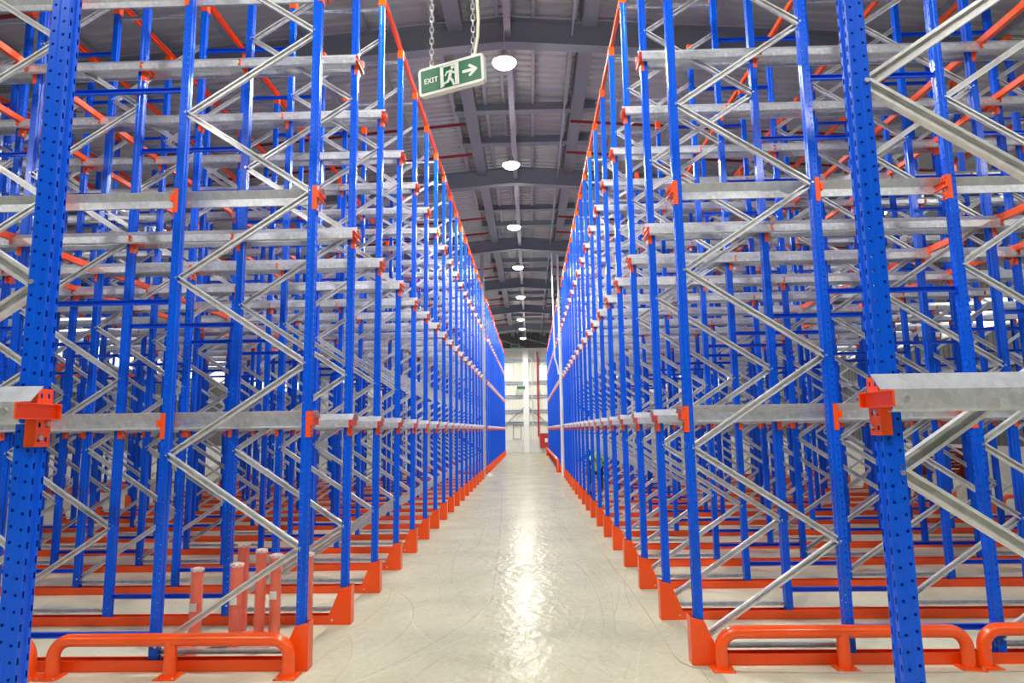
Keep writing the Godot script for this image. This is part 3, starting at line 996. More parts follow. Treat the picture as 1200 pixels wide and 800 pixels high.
# ---------------------------------------------------------------- materials
func make_materials() -> void:
	mats.blue_paint = paint(Color(0.0, 0.35, 0.90), 0.30, 0.15)
	mats.blue_paint.metallic_specular = 0.36
	mats.orange_paint = paint(Color(0.98, 0.33, 0.03), 0.38, 0.3)
	mats.orange_gloss = paint(Color(0.98, 0.34, 0.03), 0.30, 0.5)
	mats.red_paint = paint(Color(0.72, 0.09, 0.08), 0.4, 0.3)
	mats.bar_red = paint(Color(0.52, 0.09, 0.07), 0.5, 0.0)
	mats.work_clothes = paint(Color(0.10, 0.11, 0.15), 0.85, 0.0)
	mats.lime = paint(Color(0.78, 0.95, 0.10), 0.7, 0.0)
	mats.skin = paint(Color(0.66, 0.46, 0.35), 0.6, 0.0)
	mats.red_pipe = paint(Color(0.58, 0.14, 0.15), 0.5, 0.0)
	mats.white_paint = paint(Color(0.94, 0.95, 0.94), 0.45, 0.0)
	mats.dark_steel = paint(Color(0.52, 0.555, 0.59), 0.55, 0.0)
	mats.lamp_metal = paint(Color(0.7, 0.7, 0.7), 0.4, 0.0)
	mats.sign_white = paint(Color(0.90, 0.91, 0.89), 0.4, 0.0)
	mats.sign_green = paint(Color(0.0, 0.39, 0.235), 0.35, 0.0)
	mats.cream_plastic = paint(Color(0.86, 0.84, 0.74), 0.4, 0.0)
	mats.cable_grey = paint(Color(0.72, 0.71, 0.66), 0.5, 0.0)
	mats.paper = paint(Color(0.90, 0.89, 0.86), 0.8, 0.0)
	mats.wrapped_orange = paint(Color(0.96, 0.36, 0.16), 0.4, 0.2)

	var spangle := FastNoiseLite.new()
	spangle.noise_type = FastNoiseLite.TYPE_CELLULAR
	spangle.cellular_return_type = FastNoiseLite.RETURN_CELL_VALUE
	spangle.frequency = 0.055
	spangle.seed = 4
	var zinc_look := StandardMaterial3D.new()
	zinc_look.albedo_texture = noise(spangle, 256, [0.0, Color(0.73, 0.745, 0.77), 1.0, Color(0.87, 0.885, 0.91)])
	zinc_look.uv1_triplanar = true
	zinc_look.uv1_scale = Vector3(2.2, 2.2, 2.2)
	zinc_look.metallic = 0.5
	zinc_look.roughness = 0.35
	mats.galvanised = zinc_look
	var brace_look := zinc_look.duplicate() as StandardMaterial3D
	brace_look.albedo_texture = noise(spangle, 256, [0.0, Color(0.82, 0.825, 0.83), 1.0, Color(0.92, 0.925, 0.93)])
	brace_look.metallic = 0.4
	mats.zinc_brace = brace_look
	var dull := zinc_look.duplicate() as StandardMaterial3D
	dull.metallic = 0.2
	dull.roughness = 0.6
	dull.albedo_color = Color(0.85, 0.86, 0.88)
	mats.galvanised_dull = dull
	var bright := StandardMaterial3D.new()
	bright.albedo_color = Color(0.85, 0.85, 0.84)
	bright.metallic = 0.8
	bright.roughness = 0.3
	mats.zinc = bright
	mats.chain = bright

	var sheet := StandardMaterial3D.new()
	sheet.albedo_color = Color(0.76, 0.775, 0.78)
	sheet.metallic = 0.2
	sheet.roughness = 0.5
	mats.roof_sheet = sheet
	var wall := StandardMaterial3D.new()
	wall.albedo_color = Color(0.42, 0.42, 0.41)
	wall.roughness = 0.7
	mats.wall_sheet = wall
	var clad := StandardMaterial3D.new()
	clad.albedo_color = Color(0.95, 0.945, 0.89)
	clad.roughness = 0.6
	mats.end_cladding = clad
	var blotch := FastNoiseLite.new()
	blotch.frequency = 0.012
	blotch.fractal_octaves = 5
	blotch.seed = 11
	var base := StandardMaterial3D.new()
	base.albedo_texture = noise(blotch, 512, [0.0, Color(0.86, 0.86, 0.84), 1.0, Color(0.93, 0.93, 0.91)])
	base.uv1_triplanar = true
	base.uv1_world_triplanar = true
	base.uv1_scale = Vector3(0.3, 0.3, 0.3)
	base.roughness = 0.8
	mats.plinth = base

	var rack_floor := StandardMaterial3D.new()
	rack_floor.albedo_texture = floor_picture(5, false)
	rack_floor.roughness_texture = rough_picture()
	rack_floor.roughness = 1.0
	rack_floor.metallic_specular = 0.14
	rack_floor.uv1_scale = Vector3(1, 6, 1)
	mats.concrete = rack_floor
	var aisle := StandardMaterial3D.new()
	aisle.albedo_texture = floor_picture(9, true)
	aisle.roughness_texture = mats.concrete.roughness_texture
	aisle.roughness = 1.0
	aisle.metallic_specular = 0.05
	aisle.normal_enabled = true
	aisle.normal_texture = wrinkle_picture()
	aisle.normal_scale = 1.0
	mats.aisle_concrete = aisle

	var glow := StandardMaterial3D.new()
	glow.albedo_color = Color(1, 1, 1)
	glow.emission_enabled = true
	glow.emission = Color(1.0, 0.985, 0.95)
	glow.emission_energy_multiplier = 14.0
	mats.lamp_glow = glow
	var pane := StandardMaterial3D.new()
	pane.transparency = BaseMaterial3D.TRANSPARENCY_ALPHA
	pane.albedo_color = Color(0.95, 0.98, 0.98, 0.08)
	pane.roughness = 0.05
	mats.window_glass = pane
	var film := StandardMaterial3D.new()
	film.transparency = BaseMaterial3D.TRANSPARENCY_ALPHA
	film.albedo_color = Color(0.95, 0.88, 0.85, 0.16)
	film.roughness = 0.27
	mats.film = film
	var film2 := film.duplicate() as StandardMaterial3D
	film2.albedo_color = Color(0.95, 0.76, 0.72, 0.6)
	mats.film_pink = film2
	var film3 := film.duplicate() as StandardMaterial3D
	film3.albedo_color = Color(0.95, 0.88, 0.85, 0.6)
	mats.film_end = film3


const RIPPLE := 0.0045

func paint(c: Color, rough: float, coat: float) -> StandardMaterial3D:
	var m := StandardMaterial3D.new()
	m.albedo_color = c
	m.roughness = rough
	if coat > 0.0:
		m.clearcoat_enabled = true
		m.clearcoat = coat
		m.clearcoat_roughness = 0.15
	return m


func noise(n: FastNoiseLite, size: int, ramp: Array) -> NoiseTexture2D:
	var g := Gradient.new()
	g.offsets = PackedFloat32Array([ramp[0], ramp[2]])
	g.colors = PackedColorArray([ramp[1], ramp[3]])
	var t := NoiseTexture2D.new()
	t.noise = n
	t.width = size
	t.height = size
	t.seamless = true
	t.color_ramp = g
	return t


func wrinkle_picture() -> ImageTexture:
	# fine trowel ripples of the polished aisle as slopes (float, 3 m by 24 m)
	var w := 384
	var h := 2048
	var n := FastNoiseLite.new()
	n.seed = 31
	n.frequency = 4.6
	n.fractal_type = FastNoiseLite.FRACTAL_RIDGED
	n.fractal_octaves = 3
	var wide := FastNoiseLite.new()
	wide.seed = 32
	wide.frequency = 0.5
	var sx := 3.0 / w
	var sz := 24.0 / h
	var high := PackedFloat32Array()
	high.resize(w * h)
	for y in h:
		for x in w:
			high[y * w + x] = n.get_noise_2d(x * sx, y * sz * 0.7) * (0.6 + 0.4 * wide.get_noise_2d(x * sx, y * sz))
	var im := Image.create_empty(w, h, false, Image.FORMAT_RGBF)
	for y in h:
		for x in w:
			var a := high[y * w + (x + 1) % w] - high[y * w + x]
			var b := high[((y + 1) % h) * w + x] - high[y * w + x]
			var v := Vector3(-a * RIPPLE / sx, b * RIPPLE / sz, 1.0).normalized()
			im.set_pixel(x, y, Color(v.x * 0.5 + 0.5, v.y * 0.5 + 0.5, v.z * 0.5 + 0.5))
	return ImageTexture.create_from_image(im)


func rough_picture() -> ImageTexture:
	var im := Image.create_empty(256, 512, false, Image.FORMAT_RGB8)
	var n := FastNoiseLite.new()
	n.seed = 77
	n.frequency = 0.02
	n.fractal_octaves = 4
	for y in 512:
		for x in 256:
			var v := clampf(0.21 + 0.05 * n.get_noise_2d(x, y * 2.0), 0.1, 1.0)
			im.set_pixel(x, y, Color(v, v, v))
	return ImageTexture.create_from_image(im)


func floor_picture(picture_seed: int, marks: bool) -> ImageTexture:
	# mottled trowelled concrete; with marks: the scuffs and tyre tracks of the aisle (3 m by 24 m)
	var w := 512 if marks else 256
	var h := 2048 if marks else 512
	var im := Image.create_empty(w, h, false, Image.FORMAT_RGB8)
	var n := FastNoiseLite.new()
	n.seed = picture_seed
	n.frequency = 0.9
	n.fractal_octaves = 5
	var swirl := FastNoiseLite.new()
	swirl.seed = picture_seed + 40
	swirl.frequency = 1.6
	swirl.fractal_octaves = 3
	var grain := FastNoiseLite.new()
	grain.seed = picture_seed + 80
	grain.frequency = 14.0
	var sx := 3.0 / w
	var sz := (24.0 if marks else 4.0) / h
	var tone := PackedFloat32Array()
	tone.resize(w * h)
	for y in h:
		for x in w:
			var px := x * sx
			var pz := y * sz
			var v := (0.735 if marks else 0.82) + 0.05 * n.get_noise_2d(px, pz) + 0.025 * grain.get_noise_2d(px, pz)
			var r := absf(swirl.get_noise_2d(px * 1.2, pz * 0.8))
			if r < 0.05:
				v -= 0.025 * (1.0 - r / 0.05)
			tone[y * w + x] = v
	if marks:
		var r := RandomNumberGenerator.new()
		r.seed = 5
		for i in 240:
			# long curved scuffs, drawn as thin strokes
			var px := r.randf_range(0.1, 2.9)
			var pz := r.randf_range(0.0, 24.0)
			var dir := r.randf_range(-0.5, 0.5) + (PI if r.randf() < 0.5 else 0.0)
			var bend := r.randf_range(-0.5, 0.5)
			var long := r.randf_range(0.5, 3.2)
			var deep := r.randf_range(0.03, 0.11) * (1.0 if r.randf() < 0.75 else -0.8)
			var wide := 1 if r.randf() < 0.75 else 4
			var gone := 0.0
			while gone < long:
				px += sin(dir) * 0.004
				pz += cos(dir) * 0.004
				dir += bend * 0.004
				gone += 0.004
				var xi := int(px / sx)
				var yi := int(pz / sz)
				for k in wide:
					if xi + k >= 0 and xi + k < w and yi >= 0 and yi < h and (wide == 1 or r.randf() < 0.35):
						tone[yi * w + xi + k] = maxf(0.45, tone[yi * w + xi + k] - deep * 0.35)
	if marks:
		var g := RandomNumberGenerator.new()
		g.seed = 12
		# tyre tracks and a pale joint, as they lie on the slab: [points, width in metres, darkness, share of pixels marked]
		var tracks := [
			[[[0.49, -16.68], [0.47, -14.16], [0.48, -11.25], [0.69, -8.4], [0.72, -6.9], [0.58, -5.45], [0.46, -4.58], [0.3, -3.0]], 0.10, 0.05, 0.5],
			[[[0.55, -16.68], [0.53, -14.16], [0.55, -11.25], [0.76, -8.4], [0.79, -6.9], [0.65, -5.45]], 0.02, 0.07, 0.8],
			[[[0.96, -13.26], [0.94, -9.46], [0.96, -7.0]], 0.015, 0.08, 0.8],
			[[[-0.81, -17.98], [-0.6, -13.39], [-0.47, -9.54], [-0.4, -6.57], [-0.56, -5.89], [-0.78, -5.35], [-0.96, -4.95], [-1.14, -4.64]], 0.02, 0.10, 0.8],
			[[[-0.81, -11.34], [-0.78, -9.55], [-0.92, -9.17], [-1.03, -9.23]], 0.03, 0.09, 0.8],
			[[[-0.3, -9.53], [-0.26, -7.55], [-0.29, -6.69], [-0.3, -4.76], [-0.3, -3.5]], 0.012, -0.05, 0.9],
			[[[-0.37, -7.04], [-0.41, -5.84], [-0.42, -4.59], [-0.45, -3.5]], 0.12, 0.045, 0.5]]
		for tr in tracks:
			var c := Curve2D.new()
			for i in tr[0].size():
				var p := Vector2(tr[0][i][0], tr[0][i][1])
				var before := Vector2(tr[0][maxi(i - 1, 0)][0], tr[0][maxi(i - 1, 0)][1])
				var after := Vector2(tr[0][mini(i + 1, tr[0].size() - 1)][0], tr[0][mini(i + 1, tr[0].size() - 1)][1])
				c.add_point(p, (before - after) / 6.0, (after - before) / 6.0)
			var total := c.get_baked_length()
			var d := 0.0
			while d < total:
				var p := c.sample_baked(d)
				var across := int(maxf(1.0, tr[1] / sx))
				for k in across:
					var xi := int((p.x + 1.75 + tr[1] * (float(k) / across - 0.5)) / sx)
					var yi := posmod(int(p.y / sz), h)
					if xi >= 0 and xi < w and g.randf() < tr[3]:
						tone[yi * w + xi] = clampf(tone[yi * w + xi] - tr[2] * g.randf_range(0.5, 1.0) * 0.5, 0.5, 0.85)
				d += 0.008
	for y in h:
		for x in w:
			var v := tone[y * w + x]
			im.set_pixel(x, y, Color(v, v * 0.985, v * 0.87))
	return ImageTexture.create_from_image(im)


# ---------------------------------------------------------------- naming and tree
func numbered(called: String) -> String:
	var n: int = used_names.get(called, 0)
	used_names[called] = n + 1
	return called if n == 0 else "%s_%03d" % [called, n]


func thing(called: String, label: String, category: String, at: Vector3, turn := 0.0, group := "") -> Node3D:
	var o := Node3D.new()
	o.name = numbered(called)
	o.position = at
	o.rotation.y = turn
	o.set_meta("label", label)
	o.set_meta("category", category)
	if group != "":
		o.set_meta("group", group)
	add_child(o, true)
	return o


func struct_root(called: String, label: String) -> Node3D:
	var o := Node3D.new()
	o.name = called
	o.set_meta("kind", "structure")
	o.set_meta("label", label)
	o.set_meta("category", called.split("_")[0])
	add_child(o, true)
	return o


func single(called: String, mesh: Mesh, mat: Material, label: String, category: String, group := "") -> MeshInstance3D:
	var o := MeshInstance3D.new()
	o.name = numbered(called)
	o.mesh = mesh
	o.material_override = mat
	o.set_meta("label", label)
	o.set_meta("category", category)
	if group != "":
		o.set_meta("group", group)
	add_child(o, true)
	return o


func part(called: String, mesh: Mesh, mat: Material, parent: Node3D) -> MeshInstance3D:
	var o := MeshInstance3D.new()
	var n := 0
	var final := called
	while parent.has_node(final):
		n += 1
		final = "%s_%03d" % [called, n]
	o.name = final
	o.mesh = mesh
	o.material_override = mat
	parent.add_child(o, true)
	return o


func rounded(w: float, h: float, r: float) -> PackedVector2Array:
	var out := PackedVector2Array()
	for c in 4:
		var cx: float = (w - r) * [1, -1, -1, 1][c]
		var cy: float = (h - r) * [1, 1, -1, -1][c]
		for i in 6:
			var a := PI / 2 * c + PI / 2 * i / 5.0
			out.append(Vector2(cx + r * cos(a), cy + r * sin(a)))
	return out


func stroke(a: Vector2, b: Vector2, r: float) -> PackedVector2Array:
	var out := PackedVector2Array()
	var t := (b - a).angle()
	for i in 7:
		out.append(b + Vector2.from_angle(t - PI / 2 + PI * i / 6.0) * r)
	for i in 7:
		out.append(a + Vector2.from_angle(t + PI / 2 + PI * i / 6.0) * r)
	return out


func disc(c: Vector2, r: float) -> PackedVector2Array:
	var out := PackedVector2Array()
	for i in 14:
		out.append(c + Vector2.from_angle(TAU * i / 14.0) * r)
	return out


# ---------------------------------------------------------------- mesh builder
class MB:
	var v := PackedVector3Array()
	var n := PackedVector3Array()
	var uv := PackedVector2Array()

	func mesh() -> ArrayMesh:
		var arrays := []
		arrays.resize(Mesh.ARRAY_MAX)
		arrays[Mesh.ARRAY_VERTEX] = v
		arrays[Mesh.ARRAY_NORMAL] = n
		if uv.size() == v.size() and uv.size() > 0:
			arrays[Mesh.ARRAY_TEX_UV] = uv
		var m := ArrayMesh.new()
		m.add_surface_from_arrays(Mesh.PRIMITIVE_TRIANGLES, arrays)
		return m

	func tri(a: Vector3, b: Vector3, c: Vector3, na: Vector3, nb: Vector3, nc: Vector3) -> void:
		# a, b, c run counter-clockwise seen from outside; Godot wants clockwise
		v.append_array([a, c, b])
		n.append_array([na, nc, nb])

	func q(a: Vector3, b: Vector3, c: Vector3, d: Vector3, flip := false) -> void:
		if flip:
			var t := b
			b = d
			d = t
		var k := (b - a).cross(c - a)
		if k.length_squared() < 1e-16:
			k = (c - a).cross(d - a)
		k = k.normalized()
		tri(a, b, c, k, k, k)
		tri(a, c, d, k, k, k)

	func hexa(a: Vector3, b: Vector3, c: Vector3, d: Vector3, e: Vector3, f: Vector3, g: Vector3, h: Vector3) -> void:
		# a b c d: bottom, at (x0,z0) (x1,z0) (x1,z1) (x0,z1); e f g h: the same on top
		q(a, b, c, d)
		q(h, g, f, e)
		q(d, c, g, h)
		q(b, a, e, f)
		q(c, b, f, g)
		q(a, d, h, e)

	func box(lo: Vector3, hi: Vector3) -> void:
		hexa(Vector3(lo.x, lo.y, lo.z), Vector3(hi.x, lo.y, lo.z), Vector3(hi.x, lo.y, hi.z), Vector3(lo.x, lo.y, hi.z), Vector3(lo.x, hi.y, lo.z), Vector3(hi.x, hi.y, lo.z), Vector3(hi.x, hi.y, hi.z), Vector3(lo.x, hi.y, hi.z))

	func slab(lo: Vector3, hi: Vector3, size: Vector2) -> void:
		box(lo, hi)
		for p in v:
			uv.append(Vector2((p.x - lo.x) / size.x, p.z / size.y))

	func bar(a: Vector3, b: Vector3, wide: float, deep: float) -> void:
		# a box bar in the plane z = const from a to b
		var d := (b - a).normalized()
		var u := Vector3(-d.y, d.x, 0) * wide / 2
		var w := Vector3(0, 0, deep / 2)
		hexa(a - u - w, b - u - w, b - u + w, a - u + w, a + u - w, b + u - w, b + u + w, a + u + w)

	func channel_beam(a: Vector3, b: Vector3, wide: float, high: float) -> void:
		# a C channel from a to b, web upright
		var d := b - a
		var side := d.cross(Vector3.UP).normalized()
		sheet([Vector2(wide / 2, -high / 2), Vector2(-wide / 2, -high / 2), Vector2(-wide / 2, high / 2), Vector2(wide / 2, high / 2)], a, side, Vector3.UP, d, 0.006)

	func h_column(at: Vector3, wide: float, deep: float, high: float) -> void:
		var t := 0.012
		box(at + Vector3(-wide / 2, 0, -deep / 2), at + Vector3(wide / 2, high, -deep / 2 + t))
		box(at + Vector3(-wide / 2, 0, deep / 2 - t), at + Vector3(wide / 2, high, deep / 2))
		box(at + Vector3(-t / 2, 0, -deep / 2 + t), at + Vector3(t / 2, high, deep / 2 - t))

	# an open sheet-metal profile of thickness th, extruded along run
	func sheet(prof: Array, origin: Vector3, ux: Vector3, uy: Vector3, run: Vector3, th: float) -> void:
		if ux.cross(uy).dot(run) < 0:
			origin += run
			run = -run
		var count := prof.size()
		var a := PackedVector2Array()
		var b := PackedVector2Array()
		for i in count:
			var p: Vector2 = prof[i]
			var d0: Vector2 = ((prof[i] - prof[i - 1]) if i > 0 else (prof[1] - prof[0])).normalized()
			var d1: Vector2 = ((prof[i + 1] - prof[i]) if i < count - 1 else (prof[i] - prof[i - 1])).normalized()
			var n0 := Vector2(-d0.y, d0.x)
			var n1 := Vector2(-d1.y, d1.x)
			var mid := (n0 + n1).normalized()
			mid /= maxf(0.35, mid.dot(n0))
			a.append(p - mid * th / 2)
			b.append(p + mid * th / 2)
		var at := func(p: Vector2) -> Vector3: return origin + ux * p.x + uy * p.y
		for i in count - 1:
			var a0: Vector3 = at.call(a[i])
			var a1: Vector3 = at.call(a[i + 1])
			var b0: Vector3 = at.call(b[i])
			var b1: Vector3 = at.call(b[i + 1])
			q(a0, a1, a1 + run, a0 + run)
			q(b1, b0, b0 + run, b1 + run)
			q(b0, b1, a1, a0)
			q(a0 + run, a1 + run, b1 + run, b0 + run)
		q(at.call(b[0]), at.call(a[0]), at.call(a[0]) + run, at.call(b[0]) + run)
		var l := count - 1
		q(at.call(a[l]), at.call(b[l]), at.call(b[l]) + run, at.call(a[l]) + run)

	# a flat outline in the xy plane, extruded by deep along +z
	func prism(outline: PackedVector2Array, origin: Vector3, deep: float) -> void:
		var area := 0.0
		for i in outline.size():
			area += outline[i].cross(outline[(i + 1) % outline.size()])
		if area < 0:
			outline.reverse()
		var run := Vector3(0, 0, deep)
		for i in outline.size():
			var p := origin + Vector3(outline[i].x, outline[i].y, 0)
			var o := outline[(i + 1) % outline.size()]
			var s := origin + Vector3(o.x, o.y, 0)
			q(p, s, s + run, p + run)
		var t := Geometry2D.triangulate_polygon(outline)
		for i in range(0, t.size(), 3):
			var a := outline[t[i]]
			var b := outline[t[i + 1]]
			var c := outline[t[i + 2]]
			if (b - a).cross(c - a) < 0:
				var s := b
				b = c
				c = s
			var pa := origin + Vector3(a.x, a.y, 0)
			var pb := origin + Vector3(b.x, b.y, 0)
			var pc := origin + Vector3(c.x, c.y, 0)
			tri(pa + run, pb + run, pc + run, Vector3.BACK, Vector3.BACK, Vector3.BACK)
			tri(pa, pc, pb, Vector3.FORWARD, Vector3.FORWARD, Vector3.FORWARD)

	# a strip of height tall with a column of holes; across runs along the strip's width, outward normal = up x across reversed
	func pierced(p0: Vector3, across: Vector3, tall: float, hole: String) -> void:
		var w := across.length()
		var ux := across / w
		var pitch := 0.05 if hole != "plate_slot" else 0.0475
		var cells := int(tall / pitch)
		var rest := tall - cells * pitch
		var cy := pitch * (0.5 if hole != "round_shifted" else 0.0)
		var out := Vector3.UP.cross(ux)   # outward for a profile that runs clockwise seen from above
		var put := func(x: float, y: float) -> Vector3: return p0 + ux * x + Vector3(0, y, 0)
		for c in cells:
			var y0 := c * pitch
			var y1 := y0 + pitch
			var my := y0 + pitch / 2
			var ring: Array
			var inner: Array
			if hole.begins_with("round"):
				ring = [Vector2(w, my), Vector2(w, y1), Vector2(w / 2, y1), Vector2(0, y1), Vector2(0, my), Vector2(0, y0), Vector2(w / 2, y0), Vector2(w, y0)]
				var r := 0.0052 if hole == "round" else 0.0054
				var hy := my + (0.0 if hole == "round" else 0.012)
				for i in 8:
					inner.append(Vector2(w / 2 + r * cos(TAU * i / 8.0), hy + r * sin(TAU * i / 8.0)))
			else:
				ring = [Vector2(w, y0), Vector2(w, y1), Vector2(0, y1), Vector2(0, y0)]
				var hw := 0.0040 if hole == "slot" else 0.0048
				var hh := 0.0105 if hole == "slot" else 0.0075
				inner = [Vector2(w / 2 + hw, my - hh), Vector2(w / 2 + hw, my + hh), Vector2(w / 2 - hw, my + hh), Vector2(w / 2 - hw, my - hh)]
			for i in ring.size():
				var j := (i + 1) % ring.size()
				var a: Vector3 = put.call(ring[i].x, ring[i].y)
				var b: Vector3 = put.call(ring[j].x, ring[j].y)
				var d: Vector3 = put.call(inner[j].x, inner[j].y)
				var e: Vector3 = put.call(inner[i].x, inner[i].y)
				quad_facing(a, b, d, e, out * -1.0)
		if rest > 0.001:
			quad_facing(put.call(0, tall - rest), put.call(w, tall - rest), put.call(w, tall), put.call(0, tall), out * -1.0)

	func quad_facing(a: Vector3, b: Vector3, c: Vector3, d: Vector3, out: Vector3) -> void:
		if (b - a).cross(c - a).dot(out) + (c - a).cross(d - a).dot(out) < 0:
			q(a, d, c, b)
		else:
			q(a, b, c, d)

	func tube(path: Array, r: float, sides: int) -> void:
		var rings: Array = []
		var up := Vector3.UP
		var first: Vector3 = (path[1] - path[0]).normalized()
		if absf(first.dot(up)) > 0.9:
			up = Vector3.RIGHT
		var side := first.cross(up).normalized()
		for i in path.size():
			var d0: Vector3 = ((path[i] - path[i - 1]) if i > 0 else (path[1] - path[0])).normalized()
			var d1: Vector3 = ((path[i + 1] - path[i]) if i < path.size() - 1 else (path[i] - path[i - 1])).normalized()
			var d := (d0 + d1).normalized()
			side = (side - d * side.dot(d)).normalized()
			var other := d.cross(side)
			var ring := PackedVector3Array()
			for k in sides:
				var a := TAU * k / sides
				ring.append(side * cos(a) + other * sin(a))
			rings.append(ring)
		for i in path.size() - 1:
			for k in sides:
				var j := (k + 1) % sides
				var a: Vector3 = path[i] + rings[i][k] * r
				var b: Vector3 = path[i] + rings[i][j] * r
				var c: Vector3 = path[i + 1] + rings[i + 1][j] * r
				var d: Vector3 = path[i + 1] + rings[i + 1][k] * r
				tri(a, b, c, rings[i][k], rings[i][j], rings[i + 1][j])
				tri(a, c, d, rings[i][k], rings[i + 1][j], rings[i + 1][k])
		for e in 2:
			var i := 0 if e == 0 else path.size() - 1
			var d: Vector3 = (path[0] - path[1]).normalized() if e == 0 else (path[i] - path[i - 1]).normalized()
			for k in sides:
				var j := (k + 1) % sides
				var a: Vector3 = path[i] + rings[i][k] * r
				var b: Vector3 = path[i] + rings[i][j] * r
				if e == 0:
					tri(path[i], b, a, d, d, d)
				else:
					tri(path[i], a, b, d, d, d)

	# a profile of (radius, height) pairs turned about y
	func lathe(prof: Array, sides: int, wobble := 0.0, phase := 0) -> void:
		var put := func(i: int, k: int) -> Vector3:
			var a := TAU * k / sides
			var r: float = prof[i].x
			if wobble > 0.0 and r > 0.01:
				r += wobble * sin(k * 2.7 + i * 1.9 + phase)
			return Vector3(r * cos(a), prof[i].y, r * sin(a))
		for i in prof.size() - 1:
			for k in sides:
				var j := (k + 1) % sides
				var a: Vector3 = put.call(i, k)
				var b: Vector3 = put.call(i, j)
				var c: Vector3 = put.call(i + 1, j)
				var d: Vector3 = put.call(i + 1, k)
				var mid := (a + b + c + d) / 4
				var t: Vector2 = prof[i + 1] - prof[i]
				# outward: to the right of an upward profile
				var radial := Vector3(mid.x, 0, mid.z).normalized() if Vector2(mid.x, mid.z).length() > 1e-5 else Vector3.RIGHT
				var out := radial * t.y - Vector3.UP * t.x
				quad_facing(a, b, c, d, out)

	# one continuous surface round tapered bones [a, b, radius at a, radius at b], meshed as surface nets
	func skin(bones: Array, cell: float, blend: float) -> void:
		var lo := Vector3.INF
		var hi := -Vector3.INF
		for b in bones:
			var r: float = maxf(b[2], b[3])
			lo = lo.min(b[0].min(b[1]) - Vector3.ONE * (r + cell * 2))
			hi = hi.max(b[0].max(b[1]) + Vector3.ONE * (r + cell * 2))
		var size := Vector3i(((hi - lo) / cell).ceil()) + Vector3i.ONE
		var d := PackedFloat32Array()
		d.resize(size.x * size.y * size.z)
		var at := 0
		for z in size.z:
			for y in size.y:
				for x in size.x:
					d[at] = field(lo + Vector3(x, y, z) * cell, bones, blend)
					at += 1
		var sy := size.x
		var sz := size.x * size.y
		var where := {}
		var slope := {}
		for z in size.z - 1:
			for y in size.y - 1:
				for x in size.x - 1:
					var base := x + y * sy + z * sz
					var sum := Vector3.ZERO
					var hits := 0
					for e in [[0, 1, Vector3(0, 0, 0), Vector3(1, 0, 0)], [sy, sy + 1, Vector3(0, 1, 0), Vector3(1, 0, 0)], [sz, sz + 1, Vector3(0, 0, 1), Vector3(1, 0, 0)], [sy + sz, sy + sz + 1, Vector3(0, 1, 1), Vector3(1, 0, 0)], [0, sy, Vector3(0, 0, 0), Vector3(0, 1, 0)], [1, 1 + sy, Vector3(1, 0, 0), Vector3(0, 1, 0)], [sz, sz + sy, Vector3(0, 0, 1), Vector3(0, 1, 0)], [1 + sz, 1 + sz + sy, Vector3(1, 0, 1), Vector3(0, 1, 0)], [0, sz, Vector3(0, 0, 0), Vector3(0, 0, 1)], [1, 1 + sz, Vector3(1, 0, 0), Vector3(0, 0, 1)], [sy, sy + sz, Vector3(0, 1, 0), Vector3(0, 0, 1)], [1 + sy, 1 + sy + sz, Vector3(1, 1, 0), Vector3(0, 0, 1)]] if absf(d[base]) < cell * 2.5 else []:
						var p: float = d[base + e[0]]
						var q2: float = d[base + e[1]]
						if (p < 0.0) != (q2 < 0.0):
							sum += e[2] + e[3] * (p / (p - q2))
							hits += 1
					if hits:
						var pos := lo + (Vector3(x, y, z) + sum / hits) * cell
						where[base] = pos
						var h := cell * 0.5
						slope[base] = Vector3(field(pos + Vector3(h, 0, 0), bones, blend) - field(pos - Vector3(h, 0, 0), bones, blend), field(pos + Vector3(0, h, 0), bones, blend) - field(pos - Vector3(0, h, 0), bones, blend), field(pos + Vector3(0, 0, h), bones, blend) - field(pos - Vector3(0, 0, h), bones, blend)).normalized()
		for base in where:
			for axis in [[1, sy, sz], [sy, sz, 1], [sz, 1, sy]]:
				var p: float = d[base]
				var q2: float = d[base + axis[0]]
				if (p < 0.0) == (q2 < 0.0):
					continue
				var c := [base, base - axis[1], base - axis[1] - axis[2], base - axis[2]]
				if not (where.has(c[1]) and where.has(c[2]) and where.has(c[3])):
					continue
				if p >= 0.0:
					c.reverse()
				tri(where[c[0]], where[c[1]], where[c[2]], slope[c[0]], slope[c[1]], slope[c[2]])
				tri(where[c[0]], where[c[2]], where[c[3]], slope[c[0]], slope[c[2]], slope[c[3]])

	func field(p: Vector3, bones: Array, blend: float) -> float:
		var best := 1e3
		for b in bones:
			var a: Vector3 = b[0]
			var along: Vector3 = b[1] - a
			var t := clampf((p - a).dot(along) / maxf(along.length_squared(), 1e-9), 0.0, 1.0)
			var v: float = p.distance_to(a + along * t) - lerpf(b[2], b[3], t)
			var h := maxf(blend - absf(best - v), 0.0) / blend
			best = minf(best, v) - h * h * blend * 0.25
		return best

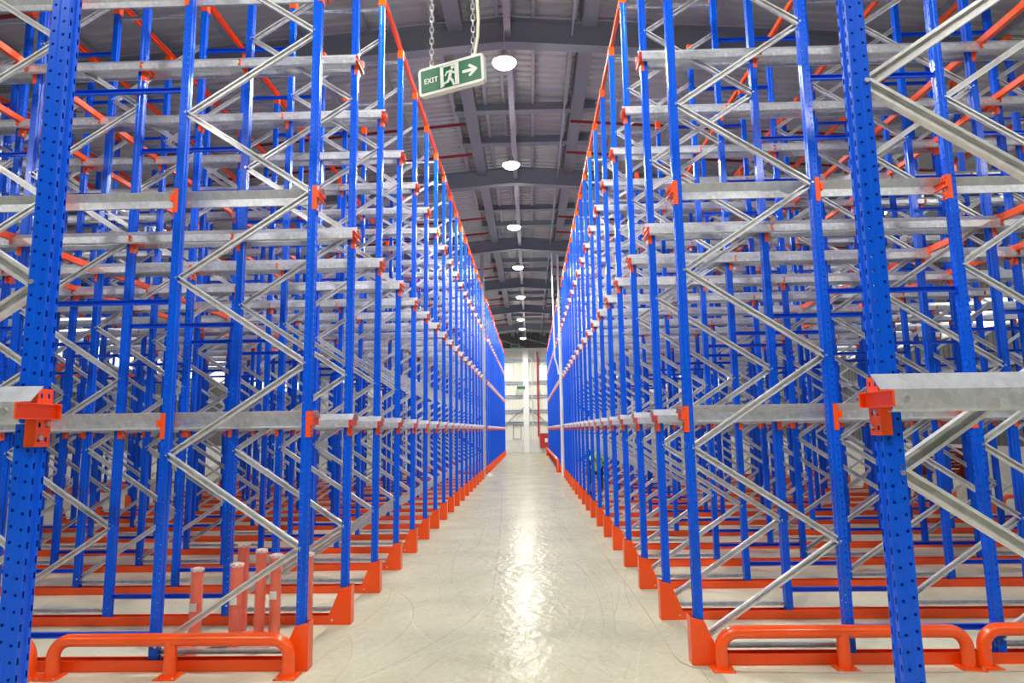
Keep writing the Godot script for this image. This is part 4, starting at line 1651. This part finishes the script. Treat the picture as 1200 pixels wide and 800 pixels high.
	func torus(c: Vector3, ux: Vector3, uy: Vector3, rx: float, ry: float, tube_r: float, straight := 0.0) -> void:
		# a closed link in the plane of ux and uy
		var path: Array = []
		for i in 12:
			var a := TAU * i / 12.0
			path.append(c + ux * rx * cos(a) + uy * ((ry - rx) * signf(sin(a)) * (1.0 if absf(sin(a)) > 0.01 else 0.0) + rx * sin(a)))
		var w := ux.cross(uy)
		for i in 12:
			var j := (i + 1) % 12
			for k in 5:
				var a0 := TAU * k / 5.0
				var a1 := TAU * (k + 1) / 5.0
				var o0: Vector3 = (path[i] - c).normalized()
				var o1: Vector3 = (path[j] - c).normalized()
				var p := [o0 * cos(a0) + w * sin(a0), o0 * cos(a1) + w * sin(a1), o1 * cos(a1) + w * sin(a1), o1 * cos(a0) + w * sin(a0)]
				var mid: Vector3 = (p[0] + p[1] + p[2] + p[3]) / 4
				quad_facing(path[i] + p[0] * tube_r, path[i] + p[1] * tube_r, path[j] + p[2] * tube_r, path[j] + p[3] * tube_r, mid)

	func arc_patch(r: float, y: float, tall: float, a0: float, a1: float, turn: float) -> void:
		for i in 6:
			var p := PI / 2 + turn + lerpf(a0, a1, i / 6.0)
			var s := PI / 2 + turn + lerpf(a0, a1, (i + 1) / 6.0)
			var u := Vector3(cos(p), 0, sin(p)) * r
			var w := Vector3(cos(s), 0, sin(s)) * r
			quad_facing(u + Vector3(0, y, 0), w + Vector3(0, y, 0), w + Vector3(0, y + tall, 0), u + Vector3(0, y + tall, 0), u)

	func crumple(r: float, tall: float, seed_at: int) -> void:
		# a crushed sheet: a low dome whose points are thrown about
		var g := RandomNumberGenerator.new()
		g.seed = seed_at
		var rows := 5
		var sides := 13
		var pts: Array = []
		for i in rows + 1:
			var ring: Array = []
			for k in sides:
				var f := float(i) / rows
				var rr: float = r * (1.0 - 0.85 * f * f) * g.randf_range(0.75, 1.15)
				var a := TAU * k / sides + g.randf_range(-0.12, 0.12)
				ring.append(Vector3(rr * cos(a), 0.002 if i == 0 else tall * f * g.randf_range(0.7, 1.1), rr * sin(a)))
			pts.append(ring)
		for i in rows:
			for k in sides:
				var j := (k + 1) % sides
				var mid: Vector3 = (pts[i][k] + pts[i + 1][j]) / 2
				quad_facing(pts[i][k], pts[i][j], pts[i + 1][j], pts[i + 1][k], Vector3(mid.x, 0.05, mid.z))
		for k in sides:
			var j := (k + 1) % sides
			quad_facing(pts[rows][k], pts[rows][j], Vector3(0, tall * 0.85, 0), Vector3(0, tall * 0.85, 0), Vector3.UP)
